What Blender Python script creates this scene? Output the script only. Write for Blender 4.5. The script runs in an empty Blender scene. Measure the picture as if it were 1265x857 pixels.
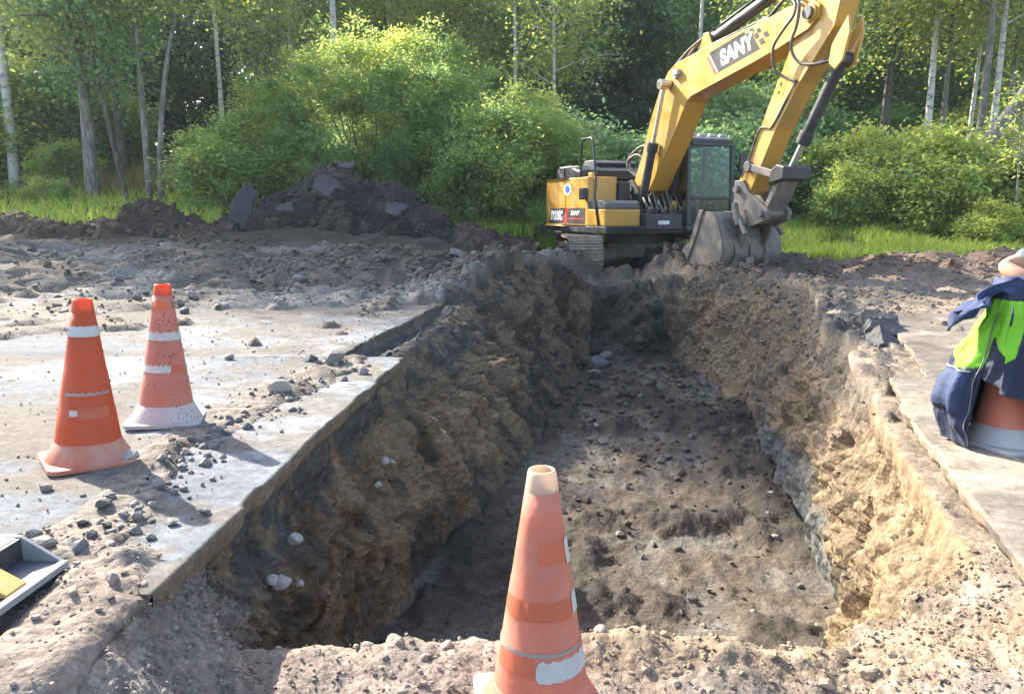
import bpy, bmesh, math, random
import numpy as np
from mathutils import Vector, Matrix

R = math.radians
rng = np.random.default_rng(7)
random.seed(7)
scene = bpy.context.scene
COL = scene.collection

# ------------------------------------------------------------------ camera
cam_d = bpy.data.cameras.new("camera")
cam_d.sensor_width = 36.0
cam_d.lens = 36.0 * 955.0 / 1265.0
cam_d.clip_start = 0.05
cam_d.clip_end = 600
cam = bpy.data.objects.new("camera", cam_d)
COL.objects.link(cam)
cam.location = (0, 0, 1.14)
cam.rotation_euler = (R(80), 0, 0)
scene.camera = cam

# ------------------------------------------------------------------ sky + sun
SUN_EL = R(35)
SUN_H = Vector((-0.72, 0.69)).normalized()          # horizontal direction towards the sun
SKY = 0.15
SUN = 5.0
world = bpy.data.worlds.new("World")
scene.world = world
world.use_nodes = True
wn = world.node_tree
wn.nodes.clear()
wo = wn.nodes.new("ShaderNodeOutputWorld")
wb = wn.nodes.new("ShaderNodeBackground")
ws = wn.nodes.new("ShaderNodeTexSky")
ws.sky_type = 'NISHITA'
ws.sun_disc = False
ws.sun_elevation = SUN_EL
ws.sun_rotation = math.atan2(SUN_H.x, SUN_H.y)
ws.air_density = 1.0
ws.dust_density = 2.0
wb.inputs["Strength"].default_value = SKY
wn.links.new(ws.outputs[0], wb.inputs[0])
wn.links.new(wb.outputs[0], wo.inputs[0])

sun_d = bpy.data.lights.new("sun", 'SUN')
sun_d.energy = SUN
sun_d.angle = R(0.6)
sun_d.color = (1.0, 0.93, 0.80)
sun = bpy.data.objects.new("sun", sun_d)
COL.objects.link(sun)
to_sun = Vector((SUN_H.x * math.cos(SUN_EL), SUN_H.y * math.cos(SUN_EL), math.sin(SUN_EL)))
sun.rotation_euler = to_sun.to_track_quat('Z', 'Y').to_euler()
sun.location = to_sun * 60

scene.view_settings.view_transform = 'Standard'
scene.view_settings.look = 'None'
scene.view_settings.exposure = 2.05
scene.view_settings.gamma = 1.0
scene.view_settings.use_curve_mapping = False
scene.cycles.max_bounces = 6
scene.cycles.diffuse_bounces = 4
scene.cycles.glossy_bounces = 2
scene.cycles.transmission_bounces = 4
scene.cycles.transparent_max_bounces = 8
scene.cycles.use_denoising = True

# ------------------------------------------------------------------ helpers
def tag(o, label=None, cat=None, group=None, kind=None):
    if label: o["label"] = label
    if cat: o["category"] = cat
    if group: o["group"] = group
    if kind: o["kind"] = kind
    return o

def empty(name, loc=(0, 0, 0), rz=0.0):
    o = bpy.data.objects.new(name, None)
    o.empty_display_size = 0.2
    COL.objects.link(o)
    o.location = loc
    o.rotation_euler = (0, 0, rz)
    return o

def np_mesh(name, V, F, smooth=True, cols=None, attrs=None):
    """V (n,3) float, F (m,k) int with constant k."""
    V = np.asarray(V, dtype=np.float32); F = np.asarray(F, dtype=np.int32)
    me = bpy.data.meshes.new(name)
    n, (m, k) = len(V), F.shape
    me.vertices.add(n); me.vertices.foreach_set("co", V.ravel())
    me.loops.add(m * k); me.loops.foreach_set("vertex_index", F.ravel())
    me.polygons.add(m)
    me.polygons.foreach_set("loop_start", np.arange(0, m * k, k, dtype=np.int32))
    me.polygons.foreach_set("loop_total", np.full(m, k, dtype=np.int32))
    me.polygons.foreach_set("use_smooth", np.full(m, smooth, dtype=bool))
    if cols is not None:
        a = me.color_attributes.new("Col", 'FLOAT_COLOR', 'POINT')
        c4 = np.ones((n, 4), dtype=np.float32); c4[:, :3] = cols
        a.data.foreach_set("color", c4.ravel())
    if attrs:
        for nm, arr in attrs.items():
            a = me.attributes.new(nm, 'FLOAT', 'POINT')
            a.data.foreach_set("value", np.asarray(arr, dtype=np.float32).ravel())
    me.update(calc_edges=True)
    return me

def link(name, me, mat=None, parent=None):
    o = bpy.data.objects.new(name, me)
    COL.objects.link(o)
    if mat is not None:
        me.materials.clear(); me.materials.append(mat)
    if parent is not None: o.parent = parent
    return o

class MB:
    """Collects simple shapes into one mesh."""
    def __init__(s): s.v = []; s.f = []
    def add(s, vs, fs):
        n = len(s.v); s.v += [tuple(p) for p in vs]; s.f += [tuple(i + n for i in f) for f in fs]
        return s
    def box(s, c, d, rot=None):
        x, y, z = d[0] / 2, d[1] / 2, d[2] / 2
        vs = [Vector(p) for p in ((-x, -y, -z), (x, -y, -z), (x, y, -z), (-x, y, -z), (-x, -y, z), (x, -y, z), (x, y, z), (-x, y, z))]
        if rot is not None: vs = [rot @ p for p in vs]
        vs = [p + Vector(c) for p in vs]
        return s.add(vs, [(0, 3, 2, 1), (4, 5, 6, 7), (0, 1, 5, 4), (1, 2, 6, 5), (2, 3, 7, 6), (3, 0, 4, 7)])
    def bar(s, a, b, w, h, up=(0, 0, 1)):
        a, b = Vector(a), Vector(b); d = (b - a).normalized(); u = Vector(up)
        sd = d.cross(u).normalized(); u = sd.cross(d).normalized()
        vs = []
        for p in (a, b):
            for i, j in ((-1, -1), (1, -1), (1, 1), (-1, 1)): vs.append(p + sd * (i * w / 2) + u * (j * h / 2))
        return s.add(vs, [(3, 2, 1, 0), (4, 5, 6, 7), (0, 1, 5, 4), (1, 2, 6, 5), (2, 3, 7, 6), (3, 0, 4, 7)])
    def tube(s, pts, rad, n=8, caps=True):
        pts = [Vector(p) for p in pts]
        rads = rad if isinstance(rad, (list, tuple)) else [rad] * len(pts)
        base = len(s.v); prev = None
        for i, p in enumerate(pts):
            d = (pts[min(i + 1, len(pts) - 1)] - pts[max(i - 1, 0)])
            if d.length < 1e-9: d = Vector((0, 0, 1))
            d.normalize()
            if prev is None:
                a = d.orthogonal().normalized()
            else:
                a = (prev - d * prev.dot(d)); a = a.normalized() if a.length > 1e-6 else d.orthogonal().normalized()
            prev = a; b = d.cross(a)
            for k in range(n):
                t = 2 * math.pi * k / n
                s.v.append(tuple(p + (a * math.cos(t) + b * math.sin(t)) * rads[i]))
        for i in range(len(pts) - 1):
            for k in range(n):
                k2 = (k + 1) % n
                s.f.append((base + i * n + k, base + i * n + k2, base + (i + 1) * n + k2, base + (i + 1) * n + k))
        if caps:
            s.f.append(tuple(base + k for k in reversed(range(n))))
            s.f.append(tuple(base + (len(pts) - 1) * n + k for k in range(n)))
        return s
    def cyl(s, a, b, r, n=14): return s.tube([a, b], r, n)
    def prism(s, poly, y0, y1):
        """poly in (x,z), extruded along y."""
        n = len(poly)
        vs = [(p[0], y0, p[1]) for p in poly] + [(p[0], y1, p[1]) for p in poly]
        fs = [tuple(range(n)), tuple(range(2 * n - 1, n - 1, -1))]
        fs += [(i, n + i, n + (i + 1) % n, (i + 1) % n) for i in range(n)]
        return s.add(vs, fs)
    def prismz(s, poly, z0, z1):
        n = len(poly)
        vs = [(p[0], p[1], z0) for p in poly] + [(p[0], p[1], z1) for p in poly]
        fs = [tuple(reversed(range(n))), tuple(range(n, 2 * n))]
        fs += [(i, (i + 1) % n, n + (i + 1) % n, n + i) for i in range(n)]
        return s.add(vs, fs)
    def lathe(s, prof, n=32, a0=0.0, a1=2 * math.pi):
        full = abs(a1 - a0 - 2 * math.pi) < 1e-6
        m = n if full else n + 1
        base = len(s.v)
        for r, z in prof:
            for k in range(m):
                t = a0 + (a1 - a0) * k / n
                s.v.append((r * math.cos(t), r * math.sin(t), z))
        for i in range(len(prof) - 1):
            for k in range(n):
                k2 = (k + 1) % m
                s.f.append((base + i * m + k, base + i * m + k2, base + (i + 1) * m + k2, base + (i + 1) * m + k))
        return s
    def rotz(s, a):
        c, n = math.cos(a), math.sin(a)
        s.v = [(x * c - y * n, x * n + y * c, z) for x, y, z in s.v]; return s
    def mesh(s, name, smooth=False):
        me = bpy.data.meshes.new(name)
        me.from_pydata([tuple(p) for p in s.v], [], s.f)
        bm = bmesh.new(); bm.from_mesh(me); bmesh.ops.recalc_face_normals(bm, faces=bm.faces); bm.to_mesh(me); bm.free()
        if smooth:
            me.polygons.foreach_set("use_smooth", [True] * len(me.polygons))
        me.update(); return me
    def build(s, name, mat, parent=None, smooth=False, bevel=0.0):
        o = link(name, s.mesh(name, smooth), mat, parent)
        if bevel:
            b = o.modifiers.new("bevel", 'BEVEL'); b.width = bevel; b.segments = 2; b.limit_method = 'ANGLE'; b.angle_limit = R(40)
            b.harden_normals = False
        return o

def copy_tree(o, parent=None):
    c = o.copy(); COL.objects.link(c); c.parent = parent
    for ch in o.children: copy_tree(ch, c)
    return c

# ---- numpy noise
def _hash(ix, iy, iz, seed):
    h = (ix.astype(np.int64) * 374761393 + iy.astype(np.int64) * 668265263 + iz.astype(np.int64) * 2147483647 + seed * 974634777) & 0xFFFFFFFF
    h = ((h ^ (h >> 13)) * 1274126177) & 0xFFFFFFFF
    h = ((h ^ (h >> 16)) * 2246822519) & 0xFFFFFFFF
    return ((h ^ (h >> 15)) & 0xFFFFFF).astype(np.float64) / 0xFFFFFF

def vnoise(P, seed=0):
    I = np.floor(P).astype(np.int64); f = P - I
    u = f * f * f * (f * (f * 6 - 15) + 10)
    out = 0
    for dx in (0, 1):
        wx = u[..., 0] if dx else 1 - u[..., 0]
        for dy in (0, 1):
            wy = u[..., 1] if dy else 1 - u[..., 1]
            for dz in (0, 1):
                wz = u[..., 2] if dz else 1 - u[..., 2]
                out = out + wx * wy * wz * _hash(I[..., 0] + dx, I[..., 1] + dy, I[..., 2] + dz, seed)
    return out * 2 - 1

def fbm(P, scale, octv=4, seed=0, gain=0.5):
    s, a, tot = scale, 1.0, 0
    for o in range(octv):
        tot = tot + a * vnoise(P * s + 17.3 * o, seed + o); s *= 2.03; a *= gain
    return tot

def ridged(P, scale, octv=3, seed=0):
    s, a, tot = scale, 1.0, 0
    for o in range(octv):
        tot = tot + a * (1 - 2 * np.abs(vnoise(P * s + 9.1 * o, seed + o))); s *= 2.1; a *= 0.5
    return tot

def worley2(P, scale, seed=0):
    """rounded lumps on a 3D lattice: 1 at a lump's centre, 0 between lumps"""
    Q = P * scale; I = np.floor(Q).astype(np.int64); f = Q - I
    best = np.full(Q.shape[:-1], 9.0)
    for dx in (-1, 0, 1):
        for dy in (-1, 0, 1):
            for dz in (-1, 0, 1):
                cx, cy, cz = I[..., 0] + dx, I[..., 1] + dy, I[..., 2] + dz
                px = dx + _hash(cx, cy, cz, seed) - f[..., 0]
                py = dy + _hash(cx, cy, cz, seed + 11) - f[..., 1]
                pz = dz + _hash(cx, cy, cz, seed + 23) - f[..., 2]
                best = np.minimum(best, px * px + py * py + pz * pz)
    return np.clip(1 - best * 1.6, 0, 1)

def sstep(a, b, x):
    t = np.clip((x - a) / (b - a), 0, 1); return t * t * (3 - 2 * t)

def mixc(a, b, w): return a * (1 - w[..., None]) + np.asarray(b) * w[..., None]

# ------------------------------------------------------------------ materials
def new_mat(name):
    m = bpy.data.materials.new(name); m.use_nodes = True
    nt = m.node_tree; nt.nodes.clear()
    out = nt.nodes.new("ShaderNodeOutputMaterial")
    return m, nt, out

def N(nt, t, **kw):
    n = nt.nodes.new(t)
    for k, v in kw.items(): setattr(n, k, v)
    return n

def ramp(nt, stops):
    r = nt.nodes.new("ShaderNodeValToRGB")
    while len(r.color_ramp.elements) < len(stops): r.color_ramp.elements.new(0.5)
    for e, (p, c) in zip(r.color_ramp.elements, stops):
        e.position = p; e.color = (c, c, c, 1) if not hasattr(c, "__len__") else (*c, 1)
    return r

def mat_paint(name, col, rough=0.5, dust=0.25, dustcol=(0.36, 0.31, 0.25), metal=0.0, scale=6.0, translucent=0.0, bump=0.0, spots=None, coat=0.0):
    """paint / plastic / metal with uneven dust, dirt streaks and gloss"""
    m, nt, out = new_mat(name); L = nt.links.new
    p = N(nt, "ShaderNodeBsdfPrincipled")
    tc = N(nt, "ShaderNodeTexCoord")
    n1 = N(nt, "ShaderNodeTexNoise"); n1.inputs["Scale"].default_value = scale; n1.inputs["Detail"].default_value = 6; n1.inputs["Roughness"].default_value = 0.65
    L(tc.outputs["Object"], n1.inputs["Vector"])
    rp = ramp(nt, [(0.40, 0.0), (0.72, 1.0)]); L(n1.outputs[0], rp.inputs[0])
    mu = N(nt, "ShaderNodeMath", operation='MULTIPLY'); mu.inputs[1].default_value = dust; L(rp.outputs[0], mu.inputs[0])
    n2 = N(nt, "ShaderNodeTexNoise"); n2.inputs["Scale"].default_value = scale * 0.4; n2.inputs["Detail"].default_value = 3
    L(tc.outputs["Object"], n2.inputs["Vector"])
    hs = N(nt, "ShaderNodeHueSaturation"); hs.inputs["Color"].default_value = (*col, 1)
    mr = N(nt, "ShaderNodeMapRange"); mr.inputs[1].default_value = 0.3; mr.inputs[2].default_value = 0.7; mr.inputs[3].default_value = 0.82; mr.inputs[4].default_value = 1.12
    L(n2.outputs[0], mr.inputs[0]); L(mr.outputs[0], hs.inputs["Value"])
    mx = N(nt, "ShaderNodeMix", data_type='RGBA'); L(mu.outputs[0], mx.inputs[0]); L(hs.outputs[0], mx.inputs[6]); mx.inputs[7].default_value = (*dustcol, 1)
    colout = mx.outputs[2]
    if spots:
        sc, thr, sc_col = spots
        nv = N(nt, "ShaderNodeTexVoronoi"); nv.inputs["Scale"].default_value = sc; L(tc.outputs["Object"], nv.inputs["Vector"])
        ns = N(nt, "ShaderNodeTexNoise"); ns.inputs["Scale"].default_value = sc * 0.12; ns.inputs["Detail"].default_value = 2; L(tc.outputs["Object"], ns.inputs["Vector"])
        ad = N(nt, "ShaderNodeMath", operation='MULTIPLY_ADD'); L(ns.outputs[0], ad.inputs[0]); ad.inputs[1].default_value = -0.7; L(nv.outputs["Distance"], ad.inputs[2])
        lt = N(nt, "ShaderNodeMath", operation='LESS_THAN'); L(ad.outputs[0], lt.inputs[0]); lt.inputs[1].default_value = thr
        mx2 = N(nt, "ShaderNodeMix", data_type='RGBA'); L(lt.outputs[0], mx2.inputs[0]); L(colout, mx2.inputs[6]); mx2.inputs[7].default_value = (*sc_col, 1)
        colout = mx2.outputs[2]
    L(colout, p.inputs["Base Color"])
    rr = N(nt, "ShaderNodeMapRange"); rr.inputs[3].default_value = rough; rr.inputs[4].default_value = min(1, rough + 0.35); L(rp.outputs[0], rr.inputs[0]); L(rr.outputs[0], p.inputs["Roughness"])
    p.inputs["Metallic"].default_value = metal
    if coat: p.inputs["Coat Weight"].default_value = coat
    if bump:
        nb = N(nt, "ShaderNodeTexNoise"); nb.inputs["Scale"].default_value = scale * 8; nb.inputs["Detail"].default_value = 4
        L(tc.outputs["Object"], nb.inputs["Vector"])
        bp = N(nt, "ShaderNodeBump"); bp.inputs["Strength"].default_value = bump; bp.inputs["Distance"].default_value = 0.02
        L(nb.outputs[0], bp.inputs["Height"]); L(bp.outputs[0], p.inputs["Normal"])
    if translucent:
        t = N(nt, "ShaderNodeBsdfTranslucent"); L(colout, t.inputs["Color"])
        ms = N(nt, "ShaderNodeMixShader"); ms.inputs[0].default_value = translucent
        L(p.outputs[0], ms.inputs[1]); L(t.outputs[0], ms.inputs[2]); L(ms.outputs[0], out.inputs[0])
    else:
        L(p.outputs[0], out.inputs[0])
    return m

def mat_soil(name, rough=0.9, fine=60.0, bump=0.6, spec=0.25, var=0.5, dist=0.02, pebble=0.0):
    """soil whose base colour is the soil type stored on the mesh, broken up by several grains"""
    m, nt, out = new_mat(name); L = nt.links.new
    p = N(nt, "ShaderNodeBsdfPrincipled"); at = N(nt, "ShaderNodeAttribute", attribute_name="Col")
    g = N(nt, "ShaderNodeNewGeometry")
    def noise(s, d=5, r=0.6):
        n = N(nt, "ShaderNodeTexNoise"); n.inputs["Scale"].default_value = s; n.inputs["Detail"].default_value = d; n.inputs["Roughness"].default_value = r
        L(g.outputs["Position"], n.inputs["Vector"]); return n
    a, b, c = noise(3.5), noise(19, 6, 0.7), noise(fine, 4, 0.7)
    v = N(nt, "ShaderNodeTexVoronoi"); v.inputs["Scale"].default_value = 42; L(g.outputs["Position"], v.inputs["Vector"])
    def mr(src, lo, hi, f0=0.3, f1=0.7):
        x = N(nt, "ShaderNodeMapRange"); x.inputs[1].default_value = f0; x.inputs[2].default_value = f1; x.inputs[3].default_value = lo; x.inputs[4].default_value = hi; L(src, x.inputs[0]); return x.outputs[0]
    k1 = mr(a.outputs[0], 1 - 0.5 * var, 1 + 0.45 * var); k2 = mr(b.outputs[0], 1 - 0.7 * var, 1 + 0.7 * var); k3 = mr(c.outputs[0], 1 - 0.5 * var, 1 + 0.5 * var)
    def mul(x, y):
        q = N(nt, "ShaderNodeMath", operation='MULTIPLY'); L(x, q.inputs[0]); L(y, q.inputs[1]); return q.outputs[0]
    kk = mul(mul(k1, k2), k3)
    vc = N(nt, "ShaderNodeSeparateColor"); L(v.outputs["Color"], vc.inputs[0])
    if pebble:
        kk = mul(kk, mr(vc.outputs[0], 1 - pebble, 1 + pebble, 0, 1))
    sc = N(nt, "ShaderNodeVectorMath", operation='SCALE'); L(at.outputs["Color"], sc.inputs[0]); L(kk, sc.inputs["Scale"])
    L(sc.outputs[0], p.inputs["Base Color"])
    L(mr(a.outputs[0], rough - 0.12, min(1, rough + 0.1)), p.inputs["Roughness"])
    p.inputs["Specular IOR Level"].default_value = spec
    h = N(nt, "ShaderNodeMath", operation='ADD'); L(b.outputs[0], h.inputs[0])
    h2 = N(nt, "ShaderNodeMath", operation='MULTIPLY'); L(c.outputs[0], h2.inputs[0]); h2.inputs[1].default_value = 0.5; L(h2.outputs[0], h.inputs[1])
    h3 = N(nt, "ShaderNodeMath", operation='MULTIPLY_ADD'); L(v.outputs["Distance"], h3.inputs[0]); h3.inputs[1].default_value = -0.5 * (1 if pebble else 0.3); L(h.outputs[0], h3.inputs[2])
    bp = N(nt, "ShaderNodeBump"); bp.inputs["Strength"].default_value = bump; bp.inputs["Distance"].default_value = dist
    L(h3.outputs[0], bp.inputs["Height"]); L(bp.outputs[0], p.inputs["Normal"])
    L(p.outputs[0], out.inputs[0])
    return m

def mat_leaf(name, c1, c2, c3, trans=0.45, tcol=1.25, rough=0.5):
    """leaves: hue runs with the tint of the spray, plus a drift over the crown; light passes through"""
    m, nt, out = new_mat(name); L = nt.links.new
    at = N(nt, "ShaderNodeAttribute", attribute_name="tint")
    oi = N(nt, "ShaderNodeObjectInfo")
    ad = N(nt, "ShaderNodeMath", operation='MULTIPLY_ADD'); L(oi.outputs["Random"], ad.inputs[0]); ad.inputs[1].default_value = 0.3; L(at.outputs["Fac"], ad.inputs[2])
    sb = N(nt, "ShaderNodeMath", operation='SUBTRACT'); L(ad.outputs[0], sb.inputs[0]); sb.inputs[1].default_value = 0.15
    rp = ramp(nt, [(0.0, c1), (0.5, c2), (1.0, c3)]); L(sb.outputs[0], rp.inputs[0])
    p = N(nt, "ShaderNodeBsdfPrincipled"); L(rp.outputs[0], p.inputs["Base Color"]); p.inputs["Roughness"].default_value = rough
    p.inputs["Specular IOR Level"].default_value = 0.35
    t = N(nt, "ShaderNodeBsdfTranslucent")
    hs = N(nt, "ShaderNodeHueSaturation"); hs.inputs["Hue"].default_value = 0.485; hs.inputs["Value"].default_value = tcol; hs.inputs["Saturation"].default_value = 1.1
    L(rp.outputs[0], hs.inputs["Color"]); L(hs.outputs[0], t.inputs["Color"])
    ms = N(nt, "ShaderNodeMixShader"); ms.inputs[0].default_value = trans
    L(p.outputs[0], ms.inputs[1]); L(t.outputs[0], ms.inputs[2]); L(ms.outputs[0], out.inputs[0])
    return m

def mat_bark(name, c1, c2, zs=0.25, scale=9.0, lo=0.45, hi=0.62):
    m, nt, out = new_mat(name); L = nt.links.new
    p = N(nt, "ShaderNodeBsdfPrincipled"); tc = N(nt, "ShaderNodeTexCoord"); mp = N(nt, "ShaderNodeMapping"); mp.inputs["Scale"].default_value = (1, 1, zs)
    L(tc.outputs["Object"], mp.inputs[0])
    n = N(nt, "ShaderNodeTexNoise"); n.inputs["Scale"].default_value = scale; n.inputs["Detail"].default_value = 6; n.inputs["Roughness"].default_value = 0.7; L(mp.outputs[0], n.inputs["Vector"])
    rp = ramp(nt, [(lo, c1), (hi, c2)]); L(n.outputs[0], rp.inputs[0]); L(rp.outputs[0], p.inputs["Base Color"]); p.inputs["Roughness"].default_value = 0.85
    bp = N(nt, "ShaderNodeBump"); bp.inputs["Strength"].default_value = 0.6; bp.inputs["Distance"].default_value = 0.02; L(n.outputs[0], bp.inputs["Height"]); L(bp.outputs[0], p.inputs["Normal"])
    L(p.outputs[0], out.inputs[0]); return m

def mat_glass(name, tint=(0.75, 0.85, 0.8), mixf=0.22):
    m, nt, out = new_mat(name); L = nt.links.new
    t = N(nt, "ShaderNodeBsdfTransparent"); t.inputs[0].default_value = (*tint, 1)
    g = N(nt, "ShaderNodeBsdfGlossy"); g.inputs["Roughness"].default_value = 0.03; g.inputs["Color"].default_value = (0.30, 0.32, 0.33, 1)
    fr = N(nt, "ShaderNodeFresnel"); fr.inputs["IOR"].default_value = 1.5
    ad = N(nt, "ShaderNodeMath", operation='ADD'); L(fr.outputs[0], ad.inputs[0]); ad.inputs[1].default_value = mixf - 0.03; ad.use_clamp = True
    ms = N(nt, "ShaderNodeMixShader"); L(ad.outputs[0], ms.inputs[0]); L(t.outputs[0], ms.inputs[1]); L(g.outputs[0], ms.inputs[2]); L(ms.outputs[0], out.inputs[0])
    return m

def mat_stone(name):
    m, nt, out = new_mat(name); L = nt.links.new
    p = N(nt, "ShaderNodeBsdfPrincipled"); tc = N(nt, "ShaderNodeTexCoord"); oi = N(nt, "ShaderNodeObjectInfo")
    n = N(nt, "ShaderNodeTexNoise"); n.inputs["Scale"].default_value = 3.0; n.inputs["Detail"].default_value = 7; n.inputs["Roughness"].default_value = 0.7; L(tc.outputs["Object"], n.inputs["Vector"])
    rp = ramp(nt, [(0.0, (0.075, 0.072, 0.072)), (0.35, (0.115, 0.11, 0.108)), (0.7, (0.155, 0.142, 0.126)), (1.0, (0.20, 0.165, 0.145))]); L(oi.outputs["Random"], rp.inputs[0])
    mr = N(nt, "ShaderNodeMapRange"); mr.inputs[1].default_value = 0.3; mr.inputs[2].default_value = 0.7; mr.inputs[3].default_value = 0.65; mr.inputs[4].default_value = 1.35; L(n.outputs[0], mr.inputs[0])
    sc = N(nt, "ShaderNodeVectorMath", operation='SCALE'); L(rp.outputs[0], sc.inputs[0]); L(mr.outputs[0], sc.inputs["Scale"]); L(sc.outputs[0], p.inputs["Base Color"])
    p.inputs["Roughness"].default_value = 0.85
    L(p.outputs[0], out.inputs[0]); return m

M_ground = mat_soil("soil", 0.88, 75, 0.55, 0.16, 0.42, 0.018, pebble=0.22)
M_slab = mat_soil("dusty_paving", 0.92, 130, 0.4, 0.12, 0.55, 0.010)
M_heap = mat_soil("heap_soil", 0.92, 30, 1.0, 0.2, 0.75, 0.06)
M_gravel = mat_soil("gravel_stones", 0.9, 90, 0.3, 0.25, 0.4, 0.006)
M_stone = mat_stone("field_stone")
M_stone2 = mat_paint("gravel_stone", (0.25, 0.205, 0.17), 0.9, 0.7, (0.175, 0.15, 0.13), scale=1.2, bump=0.3)
M_stone3 = mat_paint("sandy_stone", (0.265, 0.20, 0.13), 0.9, 0.7, (0.20, 0.165, 0.125), scale=1.2, bump=0.3)
M_pale = mat_paint("pale_stone", (0.31, 0.285, 0.255), 0.85, 0.5, (0.21, 0.18, 0.155), scale=9, bump=0.3)
M_asph = mat_paint("broken_asphalt", (0.026, 0.027, 0.031), 0.7, 0.6, (0.085, 0.08, 0.078), scale=3.0, bump=0.8)

# ------------------------------------------------------------------ ground with the trench
def I(y, keys):
    k = np.array(keys, dtype=float); return np.interp(y, k[:, 0], k[:, 1])

XL_TOP = [(0, -1.0), (1.6, -1.15), (2.0, -1.16), (2.25, -1.13), (2.83, -1.11), (3.74, -1.09), (5.9, -0.93), (6.02, -0.96), (6.16, -1.14), (6.5, -1.13), (8, -0.93), (9.3, -0.74), (10, -0.60), (11, -0.30), (12, 0.25), (12.6, 0.75), (13.2, 1.2), (14, 1.3), (18, 1.3), (90, 1.3)]
XL_BOT = [(0, -0.6), (1.6, -0.65), (2.2, -0.78), (2.42, -0.98), (2.7, -1.02), (3.0, -0.98), (3.5, -0.85), (4.0, -0.70), (4.6, -0.62), (6.2, -0.26), (8.1, 0.2), (10, 0.70), (12.0, 1.22), (12.5, 1.32), (13.2, 1.5), (14, 1.6), (90, 1.6)]
XR_BOT = [(0, 0.8), (1.6, 0.95), (2.2, 1.05), (3.0, 1.3), (3.6, 1.62), (4.1, 1.86), (6.6, 2.45), (9.2, 2.83), (10.4, 2.95), (11.2, 2.72), (11.9, 2.42), (12.4, 2.25), (13.2, 2.2), (14, 2.3), (90, 2.3)]
XR_TOP = [(0, 1.3), (1.6, 1.4), (2.2, 1.58), (3.0, 1.80), (4.0, 2.08), (4.6, 2.28), (5.3, 2.55), (6.8, 2.98), (8.1, 3.35), (10, 3.85), (11, 3.85), (12, 3.35), (12.6, 3.0), (13.2, 2.7), (14, 2.6), (90, 2.6)]
ZF = [(0, -0.46), (1.4, -0.37), (2.1, -0.33), (2.3, -0.31), (2.38, -0.32), (2.5, -0.52), (2.9, -1.0), (3.5, -1.33), (4.5, -1.38), (8, -1.30), (11.3, -1.18), (11.9, -1.10), (12.05, -0.80), (12.25, -0.45), (12.4, -0.20), (12.6, -0.08), (13.2, -0.12), (14.2, -0.2), (18, 0.0), (24, 0.2), (90, 0.4)]
ZL = [(0, -0.42), (1.5, -0.22), (1.9, -0.08), (2.2, -0.06), (2.45, -0.10), (5.9, -0.11), (6.2, -0.20), (8.5, -0.17), (9.8, -0.02), (11, 0.20), (12.2, 0.30), (13.2, 0.18), (14.5, 0.05), (18, 0.1), (24, 0.3), (90, 0.5)]
ZR = [(0, -0.42), (1.5, -0.32), (2.0, -0.18), (2.6, -0.12), (5, -0.12), (7, -0.09), (9, -0.02), (11, 0.14), (12.3, 0.14), (14, 0.0), (18, 0.1), (24, 0.25), (90, 0.4)]

rows = [0.35]
while rows[-1] < 80:
    y_ = rows[-1]; rows.append(y_ + (0.014 if 11.85 < y_ < 12.65 else (min(max(0.0125, 0.0072 * y_), 0.040) if y_ < 14.5 else 0.0085 * y_)))
Y = np.array(rows); nR = len(Y)
xlt, xlb, xrb, xrt = I(Y, XL_TOP), I(Y, XL_BOT), I(Y, XR_BOT), I(Y, XR_TOP)
zf, zl, zr = I(Y, ZF), I(Y, ZL), I(Y, ZR)
def wob(seed, sc, octv=3): return fbm(np.stack([Y, Y * 0 + seed, Y * 0], -1), sc, octv, seed)
open_ = sstep(3.0, 4.2, Y) * sstep(12.6, 11.8, Y)
xlb = xlb + open_ * (0.13 * wob(3, 0.8) + 0.05 * wob(4, 3.0)); xrb = xrb + open_ * (0.13 * wob(5, 0.7) + 0.05 * wob(6, 3.0))
xlt = xlt + sstep(6.2, 6.8, Y) * sstep(13, 12, Y) * (0.10 * wob(7, 0.9) + 0.04 * wob(8, 3.0)); xrt = xrt + sstep(4.8, 5.6, Y) * sstep(13, 12, Y) * (0.14 * wob(9, 0.9) + 0.05 * wob(10, 3.0)) - sstep(4.6, 5.2, Y) * sstep(8.4, 7.6, Y) * 0.05
nA, nW, nF, nB = 165, 96, 160, 165
geo = 0.016 * (1.031 ** np.arange(1, nA + 1) - 1) / 0.031
tA = geo[::-1]                                      # distance from the lip, far to near
tW = np.linspace(0, 1, nW, endpoint=False)
tF = np.linspace(0, 1, nF, endpoint=False)
cols_n = nA + nW + nF + nW + nB
B = np.zeros((nR, cols_n, 3)); W = np.zeros((nR, cols_n)); REG = np.zeros((nR, cols_n), dtype=int); DEP = np.zeros((nR, cols_n))
Yc = Y[:, None]
# left land (0)
X0 = xlt[:, None] - tA[None, :]
# right land (4)
X4 = xrt[:, None] + geo[None, :]

def land_left(x, y, zlip):
    rise = 0.62 * sstep(9.5, 15.5, y) * sstep(0.5, -2.5, x) + np.clip(0.16 * (y - 17.5), 0, 2.3) * sstep(-3.0, -7.0, x)
    far = sstep(1.6, 2.2, y)
    near_z = -0.42 + 0.40 * sstep(0.9, 2.0, y + 0.35 * sstep(-1.1, -2.0, x))
    flat = near_z * (1 - far) + (-0.055) * far
    d = np.clip((xlt[:, None] - x) / 0.8, 0, 1); d = d * d * (3 - 2 * d)
    base = flat + rise
    lip_w = sstep(9.0, 10.5, y)
    out = base * (1 - (1 - d) * lip_w) + zlip * (1 - d) * lip_w
    return out

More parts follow.
